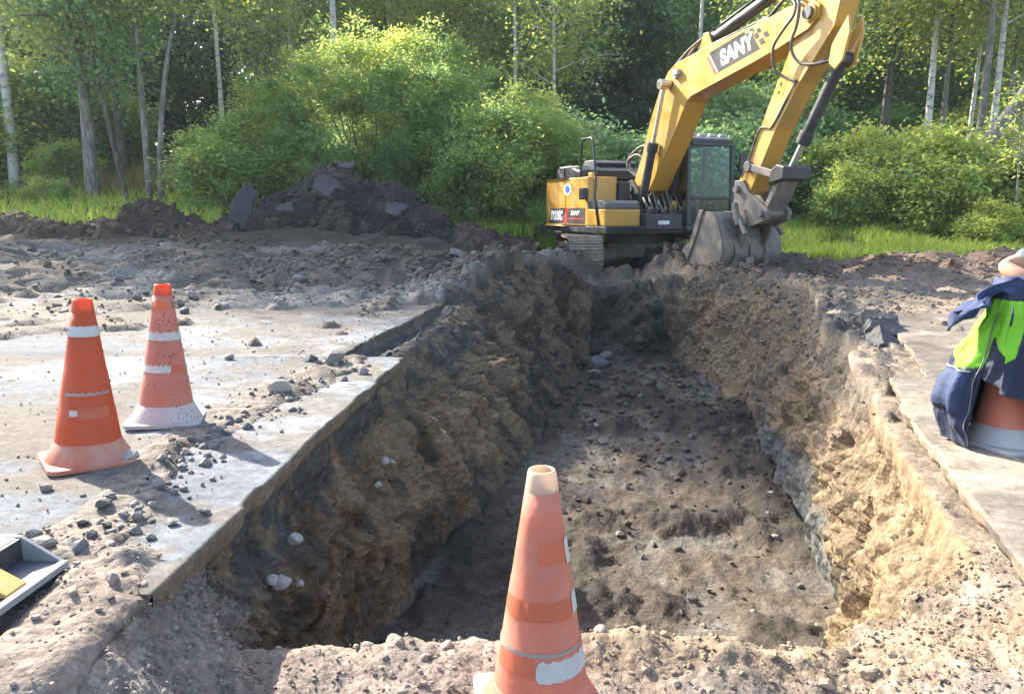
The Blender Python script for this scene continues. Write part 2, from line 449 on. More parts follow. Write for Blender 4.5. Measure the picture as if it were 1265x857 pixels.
def land_right(x, y, zlip):
    near_z = -0.42 + 0.36 * sstep(0.9, 2.1, y)
    far = sstep(1.6, 2.4, y)
    flat = near_z * (1 - far) + (-0.055) * far
    berm = 0.27 * np.exp(-((y - 12.6 - 0.25 * (x - 6)) / 0.9) ** 2) * sstep(4.5, 6.5, x) * sstep(9, 11, y)
    rise = 0.12 * sstep(8, 13, y) + np.clip(y - 15.2, 0, 12) * 0.095 * sstep(4.5, 6.5, x)
    d = np.clip((x - xrt[:, None]) / 0.7, 0, 1); d = d * d * (3 - 2 * d)
    base = flat + rise + berm
    return zlip * (1 - d) + base * d

B[:, :nA, 0] = X0; B[:, :nA, 2] = land_left(X0, Yc, zl[:, None])
a = nA
B[:, a:a + nW, 0] = xlt[:, None] + (xlb - xlt)[:, None] * tW; 
prof = np.clip(1 - tW, 0, 1) ** 1.0
B[:, a:a + nW, 2] = zl[:, None] + (zf - zl)[:, None] * tW
W[:, a:a + nW] = np.sin(np.pi * np.clip(tW * 0.9 + 0.08, 0, 1)); REG[:, a:a + nW] = 1; DEP[:, a:a + nW] = tW
a += nW
B[:, a:a + nF, 0] = xlb[:, None] + (xrb - xlb)[:, None] * tF; B[:, a:a + nF, 2] = zf[:, None]; REG[:, a:a + nF] = 2; DEP[:, a:a + nF] = 1
a += nF
B[:, a:a + nW, 0] = xrb[:, None] + (xrt - xrb)[:, None] * tW; B[:, a:a + nW, 2] = zf[:, None] + (zr - zf)[:, None] * tW
W[:, a:a + nW] = np.sin(np.pi * np.clip(tW * 0.9 + 0.08, 0, 1)); REG[:, a:a + nW] = 3; DEP[:, a:a + nW] = 1 - tW
a += nW
B[:, a:, 0] = X4; B[:, a:, 2] = land_right(X4, Yc, zr[:, None]); REG[:, a:] = 4
B[:, :, 1] = Yc
# roughly round the foot of the walls
for _ in range(3):
    B[:, 1:-1, 2] = 0.25 * B[:, :-2, 2] + 0.5 * B[:, 1:-1, 2] + 0.25 * B[:, 2:, 2]
dU = np.gradient(B, axis=1); dV = np.gradient(B, axis=0)
NRM = np.cross(dU, dV); NRM /= np.linalg.norm(NRM, axis=2, keepdims=True) + 1e-9
X, Yg, Z = B[..., 0], B[..., 1], B[..., 2]
depth_on = sstep(2.35, 2.75, Yg) * sstep(13.3, 12.5, Yg)       # 1 where the trench is open
wall = W * depth_on
P1 = B
n_big = fbm(P1, 0.8, 4, 1); n_mid = fbm(P1, 3.2, 4, 5); n_fine = fbm(P1, 14.0, 3, 9)
clod = worley2(P1, 7.5, 3) ** 0.8; clodB = worley2(P1, 3.3, 13); clod2 = worley2(P1, 17.0, 4); peb = worley2(P1, 38.0, 6)
Ps = B * np.array([1.0, 1.0, 0.28]); streak = ridged(Ps, 2.6, 4, 21)
Pt = B @ np.array([[1, 0, 0], [0, 1, 0], [0, 0, 1.]])
terr = fbm(B * np.array([0.35, 0.35, 1.0]), 4.5, 3, 31)
floorw = ((REG == 2) * 1.0) * depth_on
landw = 1 - np.clip(wall + floorw, 0, 1)

d = np.zeros_like(X)
gul = ridged(B * np.array([1.0, 1.0, 0.16]) + 0.25 * n_big[..., None], 1.35, 3, 171)
led = np.clip(fbm(B * np.array([0.5, 0.5, 1.0]), 2.6, 3, 181), -0.2, 0.7)
scr = ridged(B * np.array([1.0, 1.0, 0.22]), 7.0, 3, 191); brk = np.abs(n_mid); crag = np.abs(fbm(B, 6.0, 4, 195, 0.6))
d += wall * (0.08 * n_big + 0.07 * np.clip(gul, -0.5, 0.8) + 0.055 * streak + 0.05 * led + 0.030 * scr - 0.09 * brk - 0.055 * crag + 0.030 * clod * sstep(-0.3, 0.3, n_mid) + 0.018 * clod2 + 0.012 * n_fine + 0.006 * peb)
d += wall * -0.10 * np.exp(-((DEP - 0.16) / 0.10) ** 2) * sstep(2.3, 3.0, Yg) * sstep(10, 8, Yg)
rough_f = sstep(-0.1, 0.5, n_big + 0.25 * n_mid)
d += floorw * (0.05 * n_big + 0.02 * n_mid + rough_f * (0.012 * clod + 0.055 * clodB + 0.006 * clod2 + 0.025 * n_mid) + 0.006 * n_fine - 0.02 * crag)
# bucket tooth drag marks across the trench floor
d += floorw * 0.008 * np.clip(np.sin(X * 26 + 2.0 * n_big + 0.5 * Yg), -0.3, 1) * sstep(0.0, 0.5, -n_big + 0.2)
endw = floorw * sstep(11.7, 12.0, Yg)
d += endw * (0.25 * n_big + 0.07 * n_mid + 0.12 * clodB + 0.05 * clod + 0.02 * clod2 + 0.06 * streak)
apron = landw * sstep(2.75, 2.3, Yg)
d += apron * (0.016 * n_big + 0.014 * n_mid + 0.008 * clod * sstep(0.1, 0.6, n_mid) + 0.003 * clod2 + 0.004 * peb + 0.004 * n_fine)
crest = np.exp(-((Yg - 2.38 + 0.10 * np.clip(X, -1, 2)) / 0.16) ** 2) * sstep(-1.35, -0.9, X)
d += crest * (0.035 + 0.022 * n_mid + 0.014 * clod * sstep(-0.2, 0.4, n_mid) + 0.007 * clod2 + 0.005 * peb)
# ---- left: dirt lying on the paving
rub = np.interp(Yg, [2.0, 2.4, 2.7, 3.0, 3.6, 4.2, 4.8, 5.3, 5.9], [-1.75, -1.50, -1.52, -1.55, -1.66, -1.62, -1.50, -1.35, -1.25])
rubw = np.interp(Yg, [2.0, 2.6, 3.0, 3.6, 4.4, 5.0, 5.9], [0.6, 0.30, 0.20, 0.22, 0.34, 0.40, 0.30])
rubm = sstep(1.0, 0.35, np.abs(X - rub) / rubw + 0.35 * n_mid) * sstep(6.3, 5.8, Yg)
sl_edge = np.interp(Yg, [2.0, 5.97, 6.0, 6.33, 7.94, 10.0], [-1.10, -0.86, -1.42, -1.36, -1.11, -0.82])
edge_free = sstep(0.15, 0.75, sl_edge - X + 0.25 * n_mid)
farm = sstep(6.0, 11.5, Yg + 0.9 * n_big)
spread = sstep(0.05, 0.40, n_big * 0.8 + 0.5 * n_mid + farm * 1.15 - 0.30)
covL = np.clip(np.maximum(rubm, spread * edge_free * sstep(4.3, 5.6, Yg)), 0, 1)
covL = np.maximum(covL, sstep(9.6, 10.8, Yg + 0.4 * n_big))
covL = np.minimum(covL, np.where((Yg > 6.0) & (Yg < 9.8), sstep(-0.02, 0.25, sl_edge - X), 1))
covL = np.maximum(covL, sstep(2.75, 2.40, Yg + 0.12 * n_mid + 0.25 * (X + 1.5) * (X < -1.5)) * sstep(-1.10, -1.26, X - 0.35 * (2.3 - np.minimum(Yg, 2.3))))
isL = (REG == 0) * 1.0
near_bank = landw * sstep(2.55, 2.2, Yg) * sstep(1.5, 1.9, Yg) * sstep(-1.62, -1.42, X) * sstep(-1.0, -1.32, X - 0.35 * (2.3 - np.minimum(Yg, 2.3)))
d += near_bank * 0.045 - landw * 0.05 * sstep(-1.38, -1.46, X) * sstep(2.42, 2.3, Yg) * sstep(-2.1, -2.0, X)
tracks = 0.03 * np.sin(Yg * 3.6 + 0.35 * X + 1.2 * n_big) * sstep(7.5, 9.5, Yg)
isLx = isL + (REG == 1) * (1 - DEP) ** 2 * sstep(2.75, 2.3, Yg)
d += isLx * sstep(1.9, 2.3, Yg) * (covL * (0.065 + 0.020 * n_mid + 0.025 * clod * sstep(-0.3, 0.4, n_mid) + 0.012 * clod2 + 0.006 * peb) )
d += isL * sstep(8.5, 11, Yg) * (0.06 * n_big + 0.03 * n_mid + 0.04 * clod * sstep(0, 0.4, n_mid) + 0.09 * clodB * sstep(0, 0.4, n_big) + 0.015 * clod2 + tracks)
d += isL * np.exp(-((Yg - 12.4 - 0.1 * X) / 0.5) ** 2) * 0.10 * sstep(-9, -3, X)
ledgeL = isL * sstep(-0.06, 0.02, X - sl_edge) * sstep(6.0, 6.15, Yg) * sstep(10.6, 9.8, Yg)
d += ledgeL * (-0.13 + 0.05 * clod + 0.03 * n_mid + 0.02 * clod2)
# ---- right
isR = (REG == 4) * 1.0
ledge = sstep(0.45, 0.10, X - xrt[:, None]) * sstep(5.2, 5.8, Yg) * sstep(10, 8.5, Yg)
covR = np.clip(np.maximum(sstep(8.3, 9.0, Yg + 0.35 * n_mid), ledge), 0, 1)
covR = np.maximum(covR, sstep(0.42, 0.7, n_big * 0.6 + 0.5 * n_mid) * 0.75)
covR = np.maximum(covR, sstep(2.3, 1.9, Yg))
d += isR * (covR * (0.062 + 0.015 * n_mid + 0.010 * clod2 + 0.02 * clod * sstep(0, 0.5, n_mid)))
d += isR * sstep(9, 11, Yg) * (0.05 * n_big + 0.03 * n_mid + 0.035 * clod * sstep(0.0, 0.4, n_mid) + 0.06 * clodB * sstep(-0.1, 0.4, n_big))
lip = np.exp(-((X - xrt[:, None]) / 0.5) ** 2) * sstep(4.6, 6.0, Yg) * sstep(13.2, 11.5, Yg)
d += isR * lip * (0.07 * clod + 0.03 * n_mid)
lipL = np.exp(-((xlt[:, None] - X) / 0.6) ** 2) * sstep(8.5, 10.5, Yg) * sstep(14.5, 12.5, Yg)
d += isL * lipL * (0.03 * clod + 0.10 * clodB + 0.02 * n_mid)
# ---- mud round the excavator
mud = sstep(12.8, 13.4, Yg) * sstep(17, 15.5, Yg) * sstep(-1, 0.5, X) * sstep(6.0, 4.5, X)
d += mud * (0.05 * n_big + 0.03 * clod + 0.09 * clodB * sstep(-0.3, 0.4, n_big) + 0.02 * n_mid)
ridge = np.exp(-((Yg - 13.35 - 0.12 * n_big) / 0.28) ** 2) * sstep(0.2, 1.0, X) * sstep(5.0, 4.0, X)
d += ridge * (0.13 + 0.02 * n_mid + 0.03 * clod + 0.12 * clodB)
D3 = NRM * d[..., None]
PG = B + D3

# ---- soil types
sand = np.array([0.43, 0.300, 0.170]); ochre = np.array([0.30, 0.208, 0.122]); tan = np.array([0.36, 0.285, 0.215])
clay = np.array([0.150, 0.150, 0.140]); dark = np.array([0.085, 0.070, 0.057]); mudc = np.array([0.165, 0.128, 0.096])
grav = np.array([0.40, 0.315, 0.255]); base_g = np.array([0.12, 0.115, 0.11]); greyd = np.array([0.255, 0.22, 0.19])
wetc = np.array([0.20, 0.185, 0.17])
C = np.zeros((*X.shape, 3)) + greyd
# left land: grey brown dirt, darker away from the road
C = mixc(C, np.array([0.20, 0.165, 0.135]), isL * sstep(-0.2, 0.5, n_mid))
C = mixc(C, np.array([0.175, 0.148, 0.122]), isL * sstep(8.5, 11.5, Yg + 1.2 * n_big) * 0.8)
C = mixc(C, np.array([0.34, 0.31, 0.275]), isL * sstep(7.5, 9.5, Yg) * sstep(15, 12.5, Yg) * sstep(0.15, 0.5, fbm(B * np.array([0.35, 1.0, 0]), 1.1, 3, 161)) * 0.8)
C = mixc(C, np.array([0.085, 0.067, 0.052]), isL * sstep(12.5, 14.5, Yg + 1.0 * n_big + 0.12 * (X + 4)) * 0.9)
C = mixc(C, np.array([0.36, 0.26, 0.19]), isL * sstep(2.9, 2.4, Yg) * sstep(0.1, -0.5, n_big) * 0.6)
C = mixc(C, np.array([0.10, 0.092, 0.088]), ledgeL * sstep(-0.5, 0.0, n_mid + 0.5))
# left wall
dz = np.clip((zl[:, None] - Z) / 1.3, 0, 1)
isW1 = (REG == 1) * depth_on
cw = np.zeros_like(C) + ochre
cw = mixc(cw, np.array([0.150, 0.112, 0.078]), sstep(-0.1, 0.15, n_big + 0.5 * n_mid + 0.15 * n_fine))
cw = mixc(cw, np.array([0.105, 0.085, 0.066]), sstep(0.1, 0.3, gul * 0.35 - 0.5 * n_mid + 0.2 * n_fine) * 0.8)
cw = mixc(cw, sand, 0.8 * sstep(0.25, 0.45, streak * 0.5 + 0.4 * n_mid + 0.1 * n_fine) * sstep(3.6, 4.6, Yg) * sstep(10.5, 8, Yg))
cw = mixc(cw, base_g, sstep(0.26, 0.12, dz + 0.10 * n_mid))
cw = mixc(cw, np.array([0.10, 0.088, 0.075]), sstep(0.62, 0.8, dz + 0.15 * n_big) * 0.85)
cw = mixc(cw, np.array([0.105, 0.078, 0.055]), sstep(8.0, 10.5, Yg + 0.8 * n_mid) * 0.8)
tz = ridged(B * np.array([1.0, 1.0, 0.10]) + 0.1 * n_mid[..., None], 4.0, 3, 211); cw = mixc(cw, np.array([0.34, 0.25, 0.155]), sstep(0.35, 0.6, tz * 0.6 + 0.25 * n_mid) * 0.7)
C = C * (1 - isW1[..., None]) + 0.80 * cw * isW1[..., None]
# floor
isF = (REG == 2) * depth_on
cf = np.zeros_like(C) + mudc
cf = mixc(cf, dark, sstep(-0.1, 0.45, n_big * 0.8 + 0.4 * n_mid))
cf = mixc(cf, wetc * np.array([1.0, 0.94, 0.86]), sstep(0.25, 0.6, -n_mid * 0.6 - 0.5 * n_big + 0.15))
cf = mixc(cf, ochre, sstep(3.9, 3.0, Yg + 0.3 * n_mid) * 0.7)
cf = mixc(cf, np.array([0.105, 0.090, 0.076]), sstep(11.3, 11.9, Yg + 0.25 * n_mid))  # far end wall: colour darkened to paint in the shade at the trench end
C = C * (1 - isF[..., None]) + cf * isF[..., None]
# right wall
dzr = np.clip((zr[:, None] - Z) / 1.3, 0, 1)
isW3 = (REG == 3) * depth_on
cr = np.zeros_like(C) + np.array([0.33, 0.235, 0.145])
cr = mixc(cr, sand, sstep(6.6, 5.2, Yg + 1.0 * n_big + 0.5 * n_mid))
cr = mixc(cr, np.array([0.21, 0.165, 0.125]), sstep(0.05, 0.3, n_big + 0.4 * n_mid + 0.12 * n_fine) * sstep(4.2, 6.0, Yg))
cr = mixc(cr, np.array([0.27, 0.20, 0.13]), sstep(0.1, 0.3, scr * 0.4 + 0.3 * n_mid) * 0.7)
cr = mixc(cr, ochre, sstep(0.2, 0.7, n_mid - 0.3 * n_big) * 0.6)
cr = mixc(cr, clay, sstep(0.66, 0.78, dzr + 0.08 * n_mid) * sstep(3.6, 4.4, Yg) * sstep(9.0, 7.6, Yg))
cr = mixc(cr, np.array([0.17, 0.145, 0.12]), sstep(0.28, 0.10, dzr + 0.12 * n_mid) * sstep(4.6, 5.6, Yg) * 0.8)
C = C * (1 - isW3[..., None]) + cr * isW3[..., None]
# right land
cl = np.zeros_like(C) + tan
cl = mixc(cl, np.array([0.22, 0.175, 0.140]), sstep(0.0, 0.5, n_mid) * 0.8)
cl = mixc(cl, np.array([0.09, 0.085, 0.085]), ledge * sstep(6.0, 6.8, Yg) * sstep(-0.3, 0.2, n_mid + n_big))
cl = mixc(cl, np.array([0.23, 0.165, 0.125]), sstep(10.8, 12.0, Yg))
C = C * (1 - isR[..., None]) + cl * isR[..., None]
# apron
ap = sstep(2.75, 2.4, Yg)
ca = np.zeros_like(C) + grav
ca = mixc(ca, np.array([0.30, 0.255, 0.225]), sstep(-0.2, 0.3, n_mid + 0.3 * n_fine))
ca = mixc(ca, sand, np.clip(sstep(0.1, 0.6, n_big + 0.3 * n_mid) * 0.5 + crest * sstep(-0.2, 0.4, X) * 0.55, 0, 1))
C = mixc(C, ca, ap) if ca.ndim == 1 else C * (1 - ap[..., None]) + ca * ap[..., None]
# mud, then the grown-over land behind
C = mixc(C, np.array([0.12, 0.10, 0.083]), np.clip(mud + ridge, 0, 1))
grass_m = np.clip(sstep(14.2, 15.6, Yg + 0.7 * n_big) * sstep(4.2, 5.5, X) + sstep(17.5, 19.5, Yg), 0, 1)
C = mixc(C, np.array([0.075, 0.085, 0.030]), grass_m)
C *= (0.9 + 0.25 * clod2 * 0.6 + 0.12 * n_fine)[..., None]
C = np.clip(C * 0.56 * (1 - 0.16 * ap - 0.10 * isF)[..., None], 0.010, 0.75)

idx = np.arange(nR * cols_n).reshape(nR, cols_n)
F4 = np.stack([idx[:-1, :-1], idx[:-1, 1:], idx[1:, 1:], idx[1:, :-1]], axis=-1).reshape(-1, 4)
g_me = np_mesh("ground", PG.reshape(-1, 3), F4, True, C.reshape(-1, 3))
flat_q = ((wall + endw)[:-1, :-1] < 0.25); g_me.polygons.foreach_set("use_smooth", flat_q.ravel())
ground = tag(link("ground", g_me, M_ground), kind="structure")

# far terrain so that the land goes on to the horizon on all sides
tm = MB()
tm.add([(-400, -300, -0.9), (400, -300, -0.9), (400, 500, -0.9), (-400, 500, -0.9)], [(0, 1, 2, 3)])
terrain = tm.mesh("terrain"); a_ = terrain.color_attributes.new("Col", 'FLOAT_COLOR', 'POINT')
for q in a_.data: q.color = (0.07, 0.08, 0.03, 1)
terrain_o = link("terrain", terrain, M_ground); terrain_o.location = (0, 0, -0.8); tag(terrain_o, kind="structure")

# ------------------------------------------------------------------ paving slabs
SLAB_K = 1.0
def paving(name, edge, y0, y1, side, width, top=0.0, thick=0.13, seed=0, c_top=(0.36, 0.35, 0.34), c_dust=(0.43, 0.40, 0.36), c_side=(0.24, 0.20, 0.155)):
    """edge: list of (y, x); the slab runs from the edge outwards (side -1 left, +1 right)"""
    ys = []
    y = y0
    while y < y1: ys.append(y); y += 0.02 + 0.004 * y
    ys += [e[0] for e in edge if y0 <= e[0] <= y1]; ys = np.array(sorted(set(ys)))
    ex = np.interp(ys, [e[0] for e in edge], [e[1] for e in edge])
    jit = 0.010 * fbm(np.stack([ys, ys * 0, ys * 0 + seed], -1), 1.2, 3, 40 + seed) + side * 0.022 * sstep(0.25, 0.5, fbm(np.stack([ys, ys * 0, ys * 0 + seed + 5], -1), 5.0, 3, 45 + seed))
    ex = ex + jit
    inn = 0.02 * (1.045 ** np.arange(0, 130) - 1) / 0.045
    inn = inn[inn < width]
    n_in = len(inn)
    prof_x = np.concatenate([[0.25, 0.03, 0.012, 0.002, 0.0], inn[1:] * 1.0 + 0.0]); prof_z = np.concatenate([[-thick, -thick - 0.005, -thick * 0.72, -thick * 0.25, -0.0005], np.zeros(n_in - 1)])
    V = np.zeros((len(ys), len(prof_x), 3))
    V[..., 0] = ex[:, None] + side * prof_x[None, :]; V[..., 1] = ys[:, None]; V[..., 2] = top + prof_z[None, :]
    nz = fbm(V, 1.6, 4, 60 + seed); nf = fbm(V, 12, 3, 70 + seed); nb = fbm(V * np.array([1, 1, 0.0]), 0.7, 4, 80 + seed); chip = worley2(V, 9, 90 + seed)
    topm = (np.arange(len(prof_x)) >= 5)[None, :] * 1.0
    V[..., 2] += topm * (0.005 * nz + 0.0025 * nf) * sstep(0.0, 0.2, prof_x)[None, :]
    sidem = (np.arange(len(prof_x)) < 5)[None, :] * 1.0
    V[..., 0] += side * sidem * (np.arange(len(prof_x)) < 4)[None, :] * (0.006 * nf + 0.012 * chip + 0.006 * nz)
    V[..., 2] -= ((np.arange(len(prof_x)) == 4) | (np.arange(len(prof_x)) == 5))[None, :] * np.clip(0.010 * (nz + 0.6 * nf), 0, 0.012)
    c = np.zeros_like(V) + np.array(c_top)
    c = mixc(c, np.array(c_dust), sstep(-0.2, 0.5, nb + 0.4 * nz))
    st_ = fbm(V * np.array([0.35, 1.0, 0]), 1.5, 4, 85 + seed); c = mixc(c, np.array(c_top) * 0.62, sstep(0.15, 0.6, st_ + 0.3 * nf) * 0.7)
    c = mixc(c, np.array([0.17, 0.145, 0.125]), sstep(0.05, 0.3, -nb + 0.7 * nz + 0.3 * nf) * 0.9)
    sm2 = fbm(V * np.array([0.5, 1.0, 0]), 3.2, 4, 88 + seed); c = mixc(c, np.array([0.20, 0.175, 0.15]), sstep(0.0, 0.3, sm2 + 0.25 * nf) * 0.8)
    cs = np.zeros_like(V) + np.array(c_side)
    cs = mixc(cs, np.array([0.12, 0.11, 0.105]), sstep(0.0, 0.6, nz) * 0.8)
    sm = np.broadcast_to(sidem, V.shape[:2])
    c = c * (1 - sm[..., None]) + cs * sm[..., None]
    nr, nc = V.shape[:2]; ix = np.arange(nr * nc).reshape(nr, nc)
    F = np.stack([ix[:-1, :-1], ix[1:, :-1], ix[1:, 1:], ix[:-1, 1:]], -1).reshape(-1, 4)
    if side > 0: F = F[:, ::-1]
    # end faces: near and far ends closed by a strip dropped to the underside
    Vl = [V.reshape(-1, 3)]; Fl = [F]; cl_ = [c.reshape(-1, 3)]; off = nr * nc
    for r, flip in ((0, False), (nr - 1, True)):
        e = V[r, 1:].copy(); e2 = e.copy(); e2[:, 2] = top - thick - 0.02
        m = len(e); Vl += [e, e2]; cl_ += [np.zeros((2 * m, 3)) + np.array(c_side)]
        i0 = np.arange(m - 1)
        q = np.stack([off + i0, off + i0 + 1, off + m + i0 + 1, off + m + i0], -1)
        Fl.append(q[:, ::-1] if flip else q); off += 2 * m
    me = np_mesh(name, np.concatenate(Vl), np.concatenate(Fl), True, np.clip(np.concatenate(cl_) * (0.58 if side < 0 else 0.68), 0.02, 0.7))
    return tag(link(name, me, M_slab), kind="structure")

paving("pavement", [(2.0, -1.10), (2.07, -1.09), (2.83, -1.04), (3.74, -1.02), (5.97, -0.84), (6.02, -0.95)], 2.17, 6.02, -1, 11.0, 0.0, 0.105, 1, (0.195, 0.21, 0.235), (0.30, 0.315, 0.335))
paving("pavement", [(6.03, -1.42), (6.33, -1.36), (7.94, -1.11), (10.0, -0.82), (10.6, -0.78)], 6.04, 10.6, -1, 12.0, -0.005, 0.105, 2, (0.19, 0.20, 0.22), (0.27, 0.275, 0.285))
paving("pavement", [(1.9, 1.53), (2.32, 1.65), (4.40, 2.27), (5.25, 2.62)], 1.95, 5.25, 1, 9.0, 0.0, 0.085, 3, (0.31, 0.265, 0.215), (0.37, 0.31, 0.245), (0.33, 0.265, 0.19))
paving("pavement", [(5.27, 2.86), (5.6, 3.02), (8.12, 3.97), (8.6, 4.1)], 5.28, 8.6, 1, 9.0, -0.004, 0.085, 4, (0.30, 0.255, 0.21), (0.36, 0.30, 0.24), (0.31, 0.25, 0.185))
bpy.context.view_layer.update()
def drop(x, y, top=8.0):
    """height of the ground or paving under (x, y)"""
    hit, loc, *_ = scene.ray_cast(bpy.context.view_layer.depsgraph, Vector((x, y, top)), Vector((0, 0, -1)))
    return loc.z if hit else 0.0

# ------------------------------------------------------------------ spoil heaps
HEAPV = []
def heap(name, label, cx, cy, peaks, ext, seed, c_a, c_b, n=190, zb=0.5):
    u = np.linspace(-1, 1, n); U, Vv = np.meshgrid(u, u)
    x = cx + U * ext[0]; y = cy + Vv * ext[1]
    P = np.stack([x, y, x * 0 + seed], -1)
    z = np.full_like(x, -0.6)
    wob = 0.22 * fbm(P, 0.9, 3, seed)
    for px, py, h, rx, ry in peaks:
        q = np.sqrt(((x - px) / rx) ** 2 + ((y - py) / ry) ** 2) + wob
        z = np.maximum(z, h * (1 - q) if True else 0)
    z = np.where(z < -0.25, -0.25 + (z + 0.25) * 0.1, z)
    P = np.stack([x, y, z], -1)
    nb, nm, cl, c2 = fbm(P, 1.3, 4, seed + 1), fbm(P, 5, 4, seed + 2), worley2(P, 4.0, seed + 3), worley2(P, 9.0, seed + 4)
    z2 = z + zb + 0.10 * nb + 0.05 * nm + 0.13 * cl * sstep(-0.2, 0.5, nb + 0.4 * nm) + 0.07 * c2 + 0.05 * worley2(P, 16.0, seed + 6)
    x2 = x + 0.07 * nm; y2 = y + 0.07 * fbm(P, 4, 3, seed + 8)
    col = mixc(np.zeros_like(P) + np.array(c_a), np.array(c_b), sstep(-0.25, 0.45, nb * 0.8 + 0.4 * nm))
    ix = np.arange(n * n).reshape(n, n)
    F = np.stack([ix[:-1, :-1], ix[:-1, 1:], ix[1:, 1:], ix[1:, :-1]], -1).reshape(-1, 4)
    V = np.stack([x2, y2, z2], -1).reshape(-1, 3); V[:, 0] -= cx; V[:, 1] -= cy
    o = link(name, np_mesh(name, V, F, True, np.clip(col.reshape(-1, 3), 0.015, 0.5)), M_heap)
    o.location = (cx, cy, 0); HEAPV.append((V + np.array([cx, cy, 0]), col.reshape(-1, 3), (z.reshape(-1) > -0.05)))
    return tag(o, label, "soil heap", "spoil heaps at the back of the site")

heap("soil_heap", "large dark spoil heap with asphalt slabs in front of the big willow", -3.9, 17.2,
     [(-3.8, 17.4, 1.66, 2.1, 2.0), (-2.75, 17.3, 1.05, 1.6, 1.6), (-5.0, 17.1, 1.05, 1.7, 1.6), (-1.9, 17.0, 0.30, 1.3, 1.2), (-5.9, 16.7, 0.5, 1.1, 1.1)], (4.4, 2.6), 51, (0.042, 0.038, 0.037), (0.085, 0.066, 0.052), 220, 0.52)
heap("soil_heap", "small brown soil heap at the left edge of the clearing below the thin trunks", -7.6, 16.0,
     [(-7.5, 16.0, 1.02, 1.3, 1.2), (-8.4, 16.0, 0.50, 1.7, 1.0), (-6.7, 15.9, 0.35, 0.9, 0.9)], (2.7, 1.7), 71, (0.075, 0.055, 0.040), (0.11, 0.078, 0.054), 120, 0.55)
heap("soil_heap", "low dark soil bank along the far left of the clearing", -12.6, 16.2,
     [(-10.8, 16.2, 0.42, 1.6, 0.9), (-12.4, 16.3, 0.45, 1.8, 0.9), (-14.2, 16.4, 0.45, 1.9, 0.9)], (4.0, 1.4), 91, (0.10, 0.075, 0.053), (0.14, 0.10, 0.068), 110, 0.55)

def chunk_mesh(name, w, h, t, seed, n=22):
    """broken slab of paving: irregular outline, rough broken edges"""
    r_ = np.random.default_rng(seed)
    ang = (np.arange(n) + r_.uniform(-0.35, 0.35, n)) * 2 * np.pi / n
    rad = 1 + 0.10 * r_.standard_normal(n) + 0.12 * np.sin(2 * ang + seed) + 0.1 * np.sin(3 * ang + 2 * seed)
    sq = 1 / np.maximum(np.abs(np.cos(ang)), np.abs(np.sin(ang))) ** 0.6
    px, pz = w / 2 * rad * sq * np.cos(ang) * 0.85, h / 2 * rad * sq * np.sin(ang) * 0.85
    bm = bmesh.new()
    rings = []
    for k, (yy, sc_) in enumerate(((-t / 2, 0.55), (-t / 2, 0.93), (-t / 3, 1.0), (0.0, 0.96), (t / 3, 1.0), (t / 2, 0.92), (t / 2, 0.5))):
        rings.append([bm.verts.new((px[i] * sc_ * (1 + 0.03 * r_.standard_normal()), yy, pz[i] * sc_ * (1 + 0.03 * r_.standard_normal()))) for i in range(n)])
    for a_, b_ in zip(rings[:-1], rings[1:]):
        for i in range(n): bm.faces.new((a_[i], b_[i], b_[(i + 1) % n], a_[(i + 1) % n]))
    bm.faces.new(rings[0]); bm.faces.new(rings[-1][::-1])
    for v in bm.verts:
        q = np.array([[v.co.x * 1.0, v.co.y, v.co.z]]) + seed
        v.co += Vector((0, 1, 0)) * float(0.035 * fbm(q, 2.2, 3, seed)[0])
    bmesh.ops.recalc_face_normals(bm, faces=bm.faces)
    me = bpy.data.meshes.new(name); bm.to_mesh(me); bm.free(); return me

def chunk(loc, rot, size, label, seed):
    o = link("asphalt_slab", chunk_mesh("asphalt_slab", *size, seed), M_asph)
    o.location = loc; o.rotation_euler = rot
    return tag(o, label, "asphalt slab", "broken asphalt slabs on the spoil")
chunk((-5.30, 15.45, 1.22), (R(-14), R(18), R(12)), (0.52, 0.95, 0.13), "tall broken black asphalt slab standing on edge left of the large heap", 5)
chunk((-3.72, 15.75, 1.62), (R(-46), R(24), R(-18)), (0.62, 0.55, 0.12), "grey asphalt slab lying tilted on the front slope of the large heap", 9)
chunk((-3.60, 17.25, 2.08), (R(-62), R(8), R(10)), (0.45, 0.35, 0.11), "pale topped asphalt lump crowning the large heap", 12)
chunk((-4.55, 15.75, 1.15), (R(-58), R(-12), R(30)), (0.42, 0.36, 0.12), "small asphalt lump half buried at the left foot of the large heap", 15)
chunk((-2.35, 15.9, 1.15), (R(-50), R(20), R(-30)), (0.5, 0.4, 0.12), "asphalt lump half buried on the right slope of the large heap", 18)
chunk((3.58, 7.35, -0.03), (R(-60), R(6), R(20)), (0.46, 0.34, 0.22), "black asphalt lump lying on the right trench lip at the paving corner", 21)
chunk((3.27, 6.75, -0.07), (R(-48), R(-14), R(60)), (0.36, 0.30, 0.20), "second black asphalt lump on the right trench lip, nearer the camera", 24)
chunk((3.74, 7.80, 0.0), (R(-50), R(12), R(-30)), (0.40, 0.30, 0.20), "asphalt lump wedged behind the others at the right paving corner", 27)

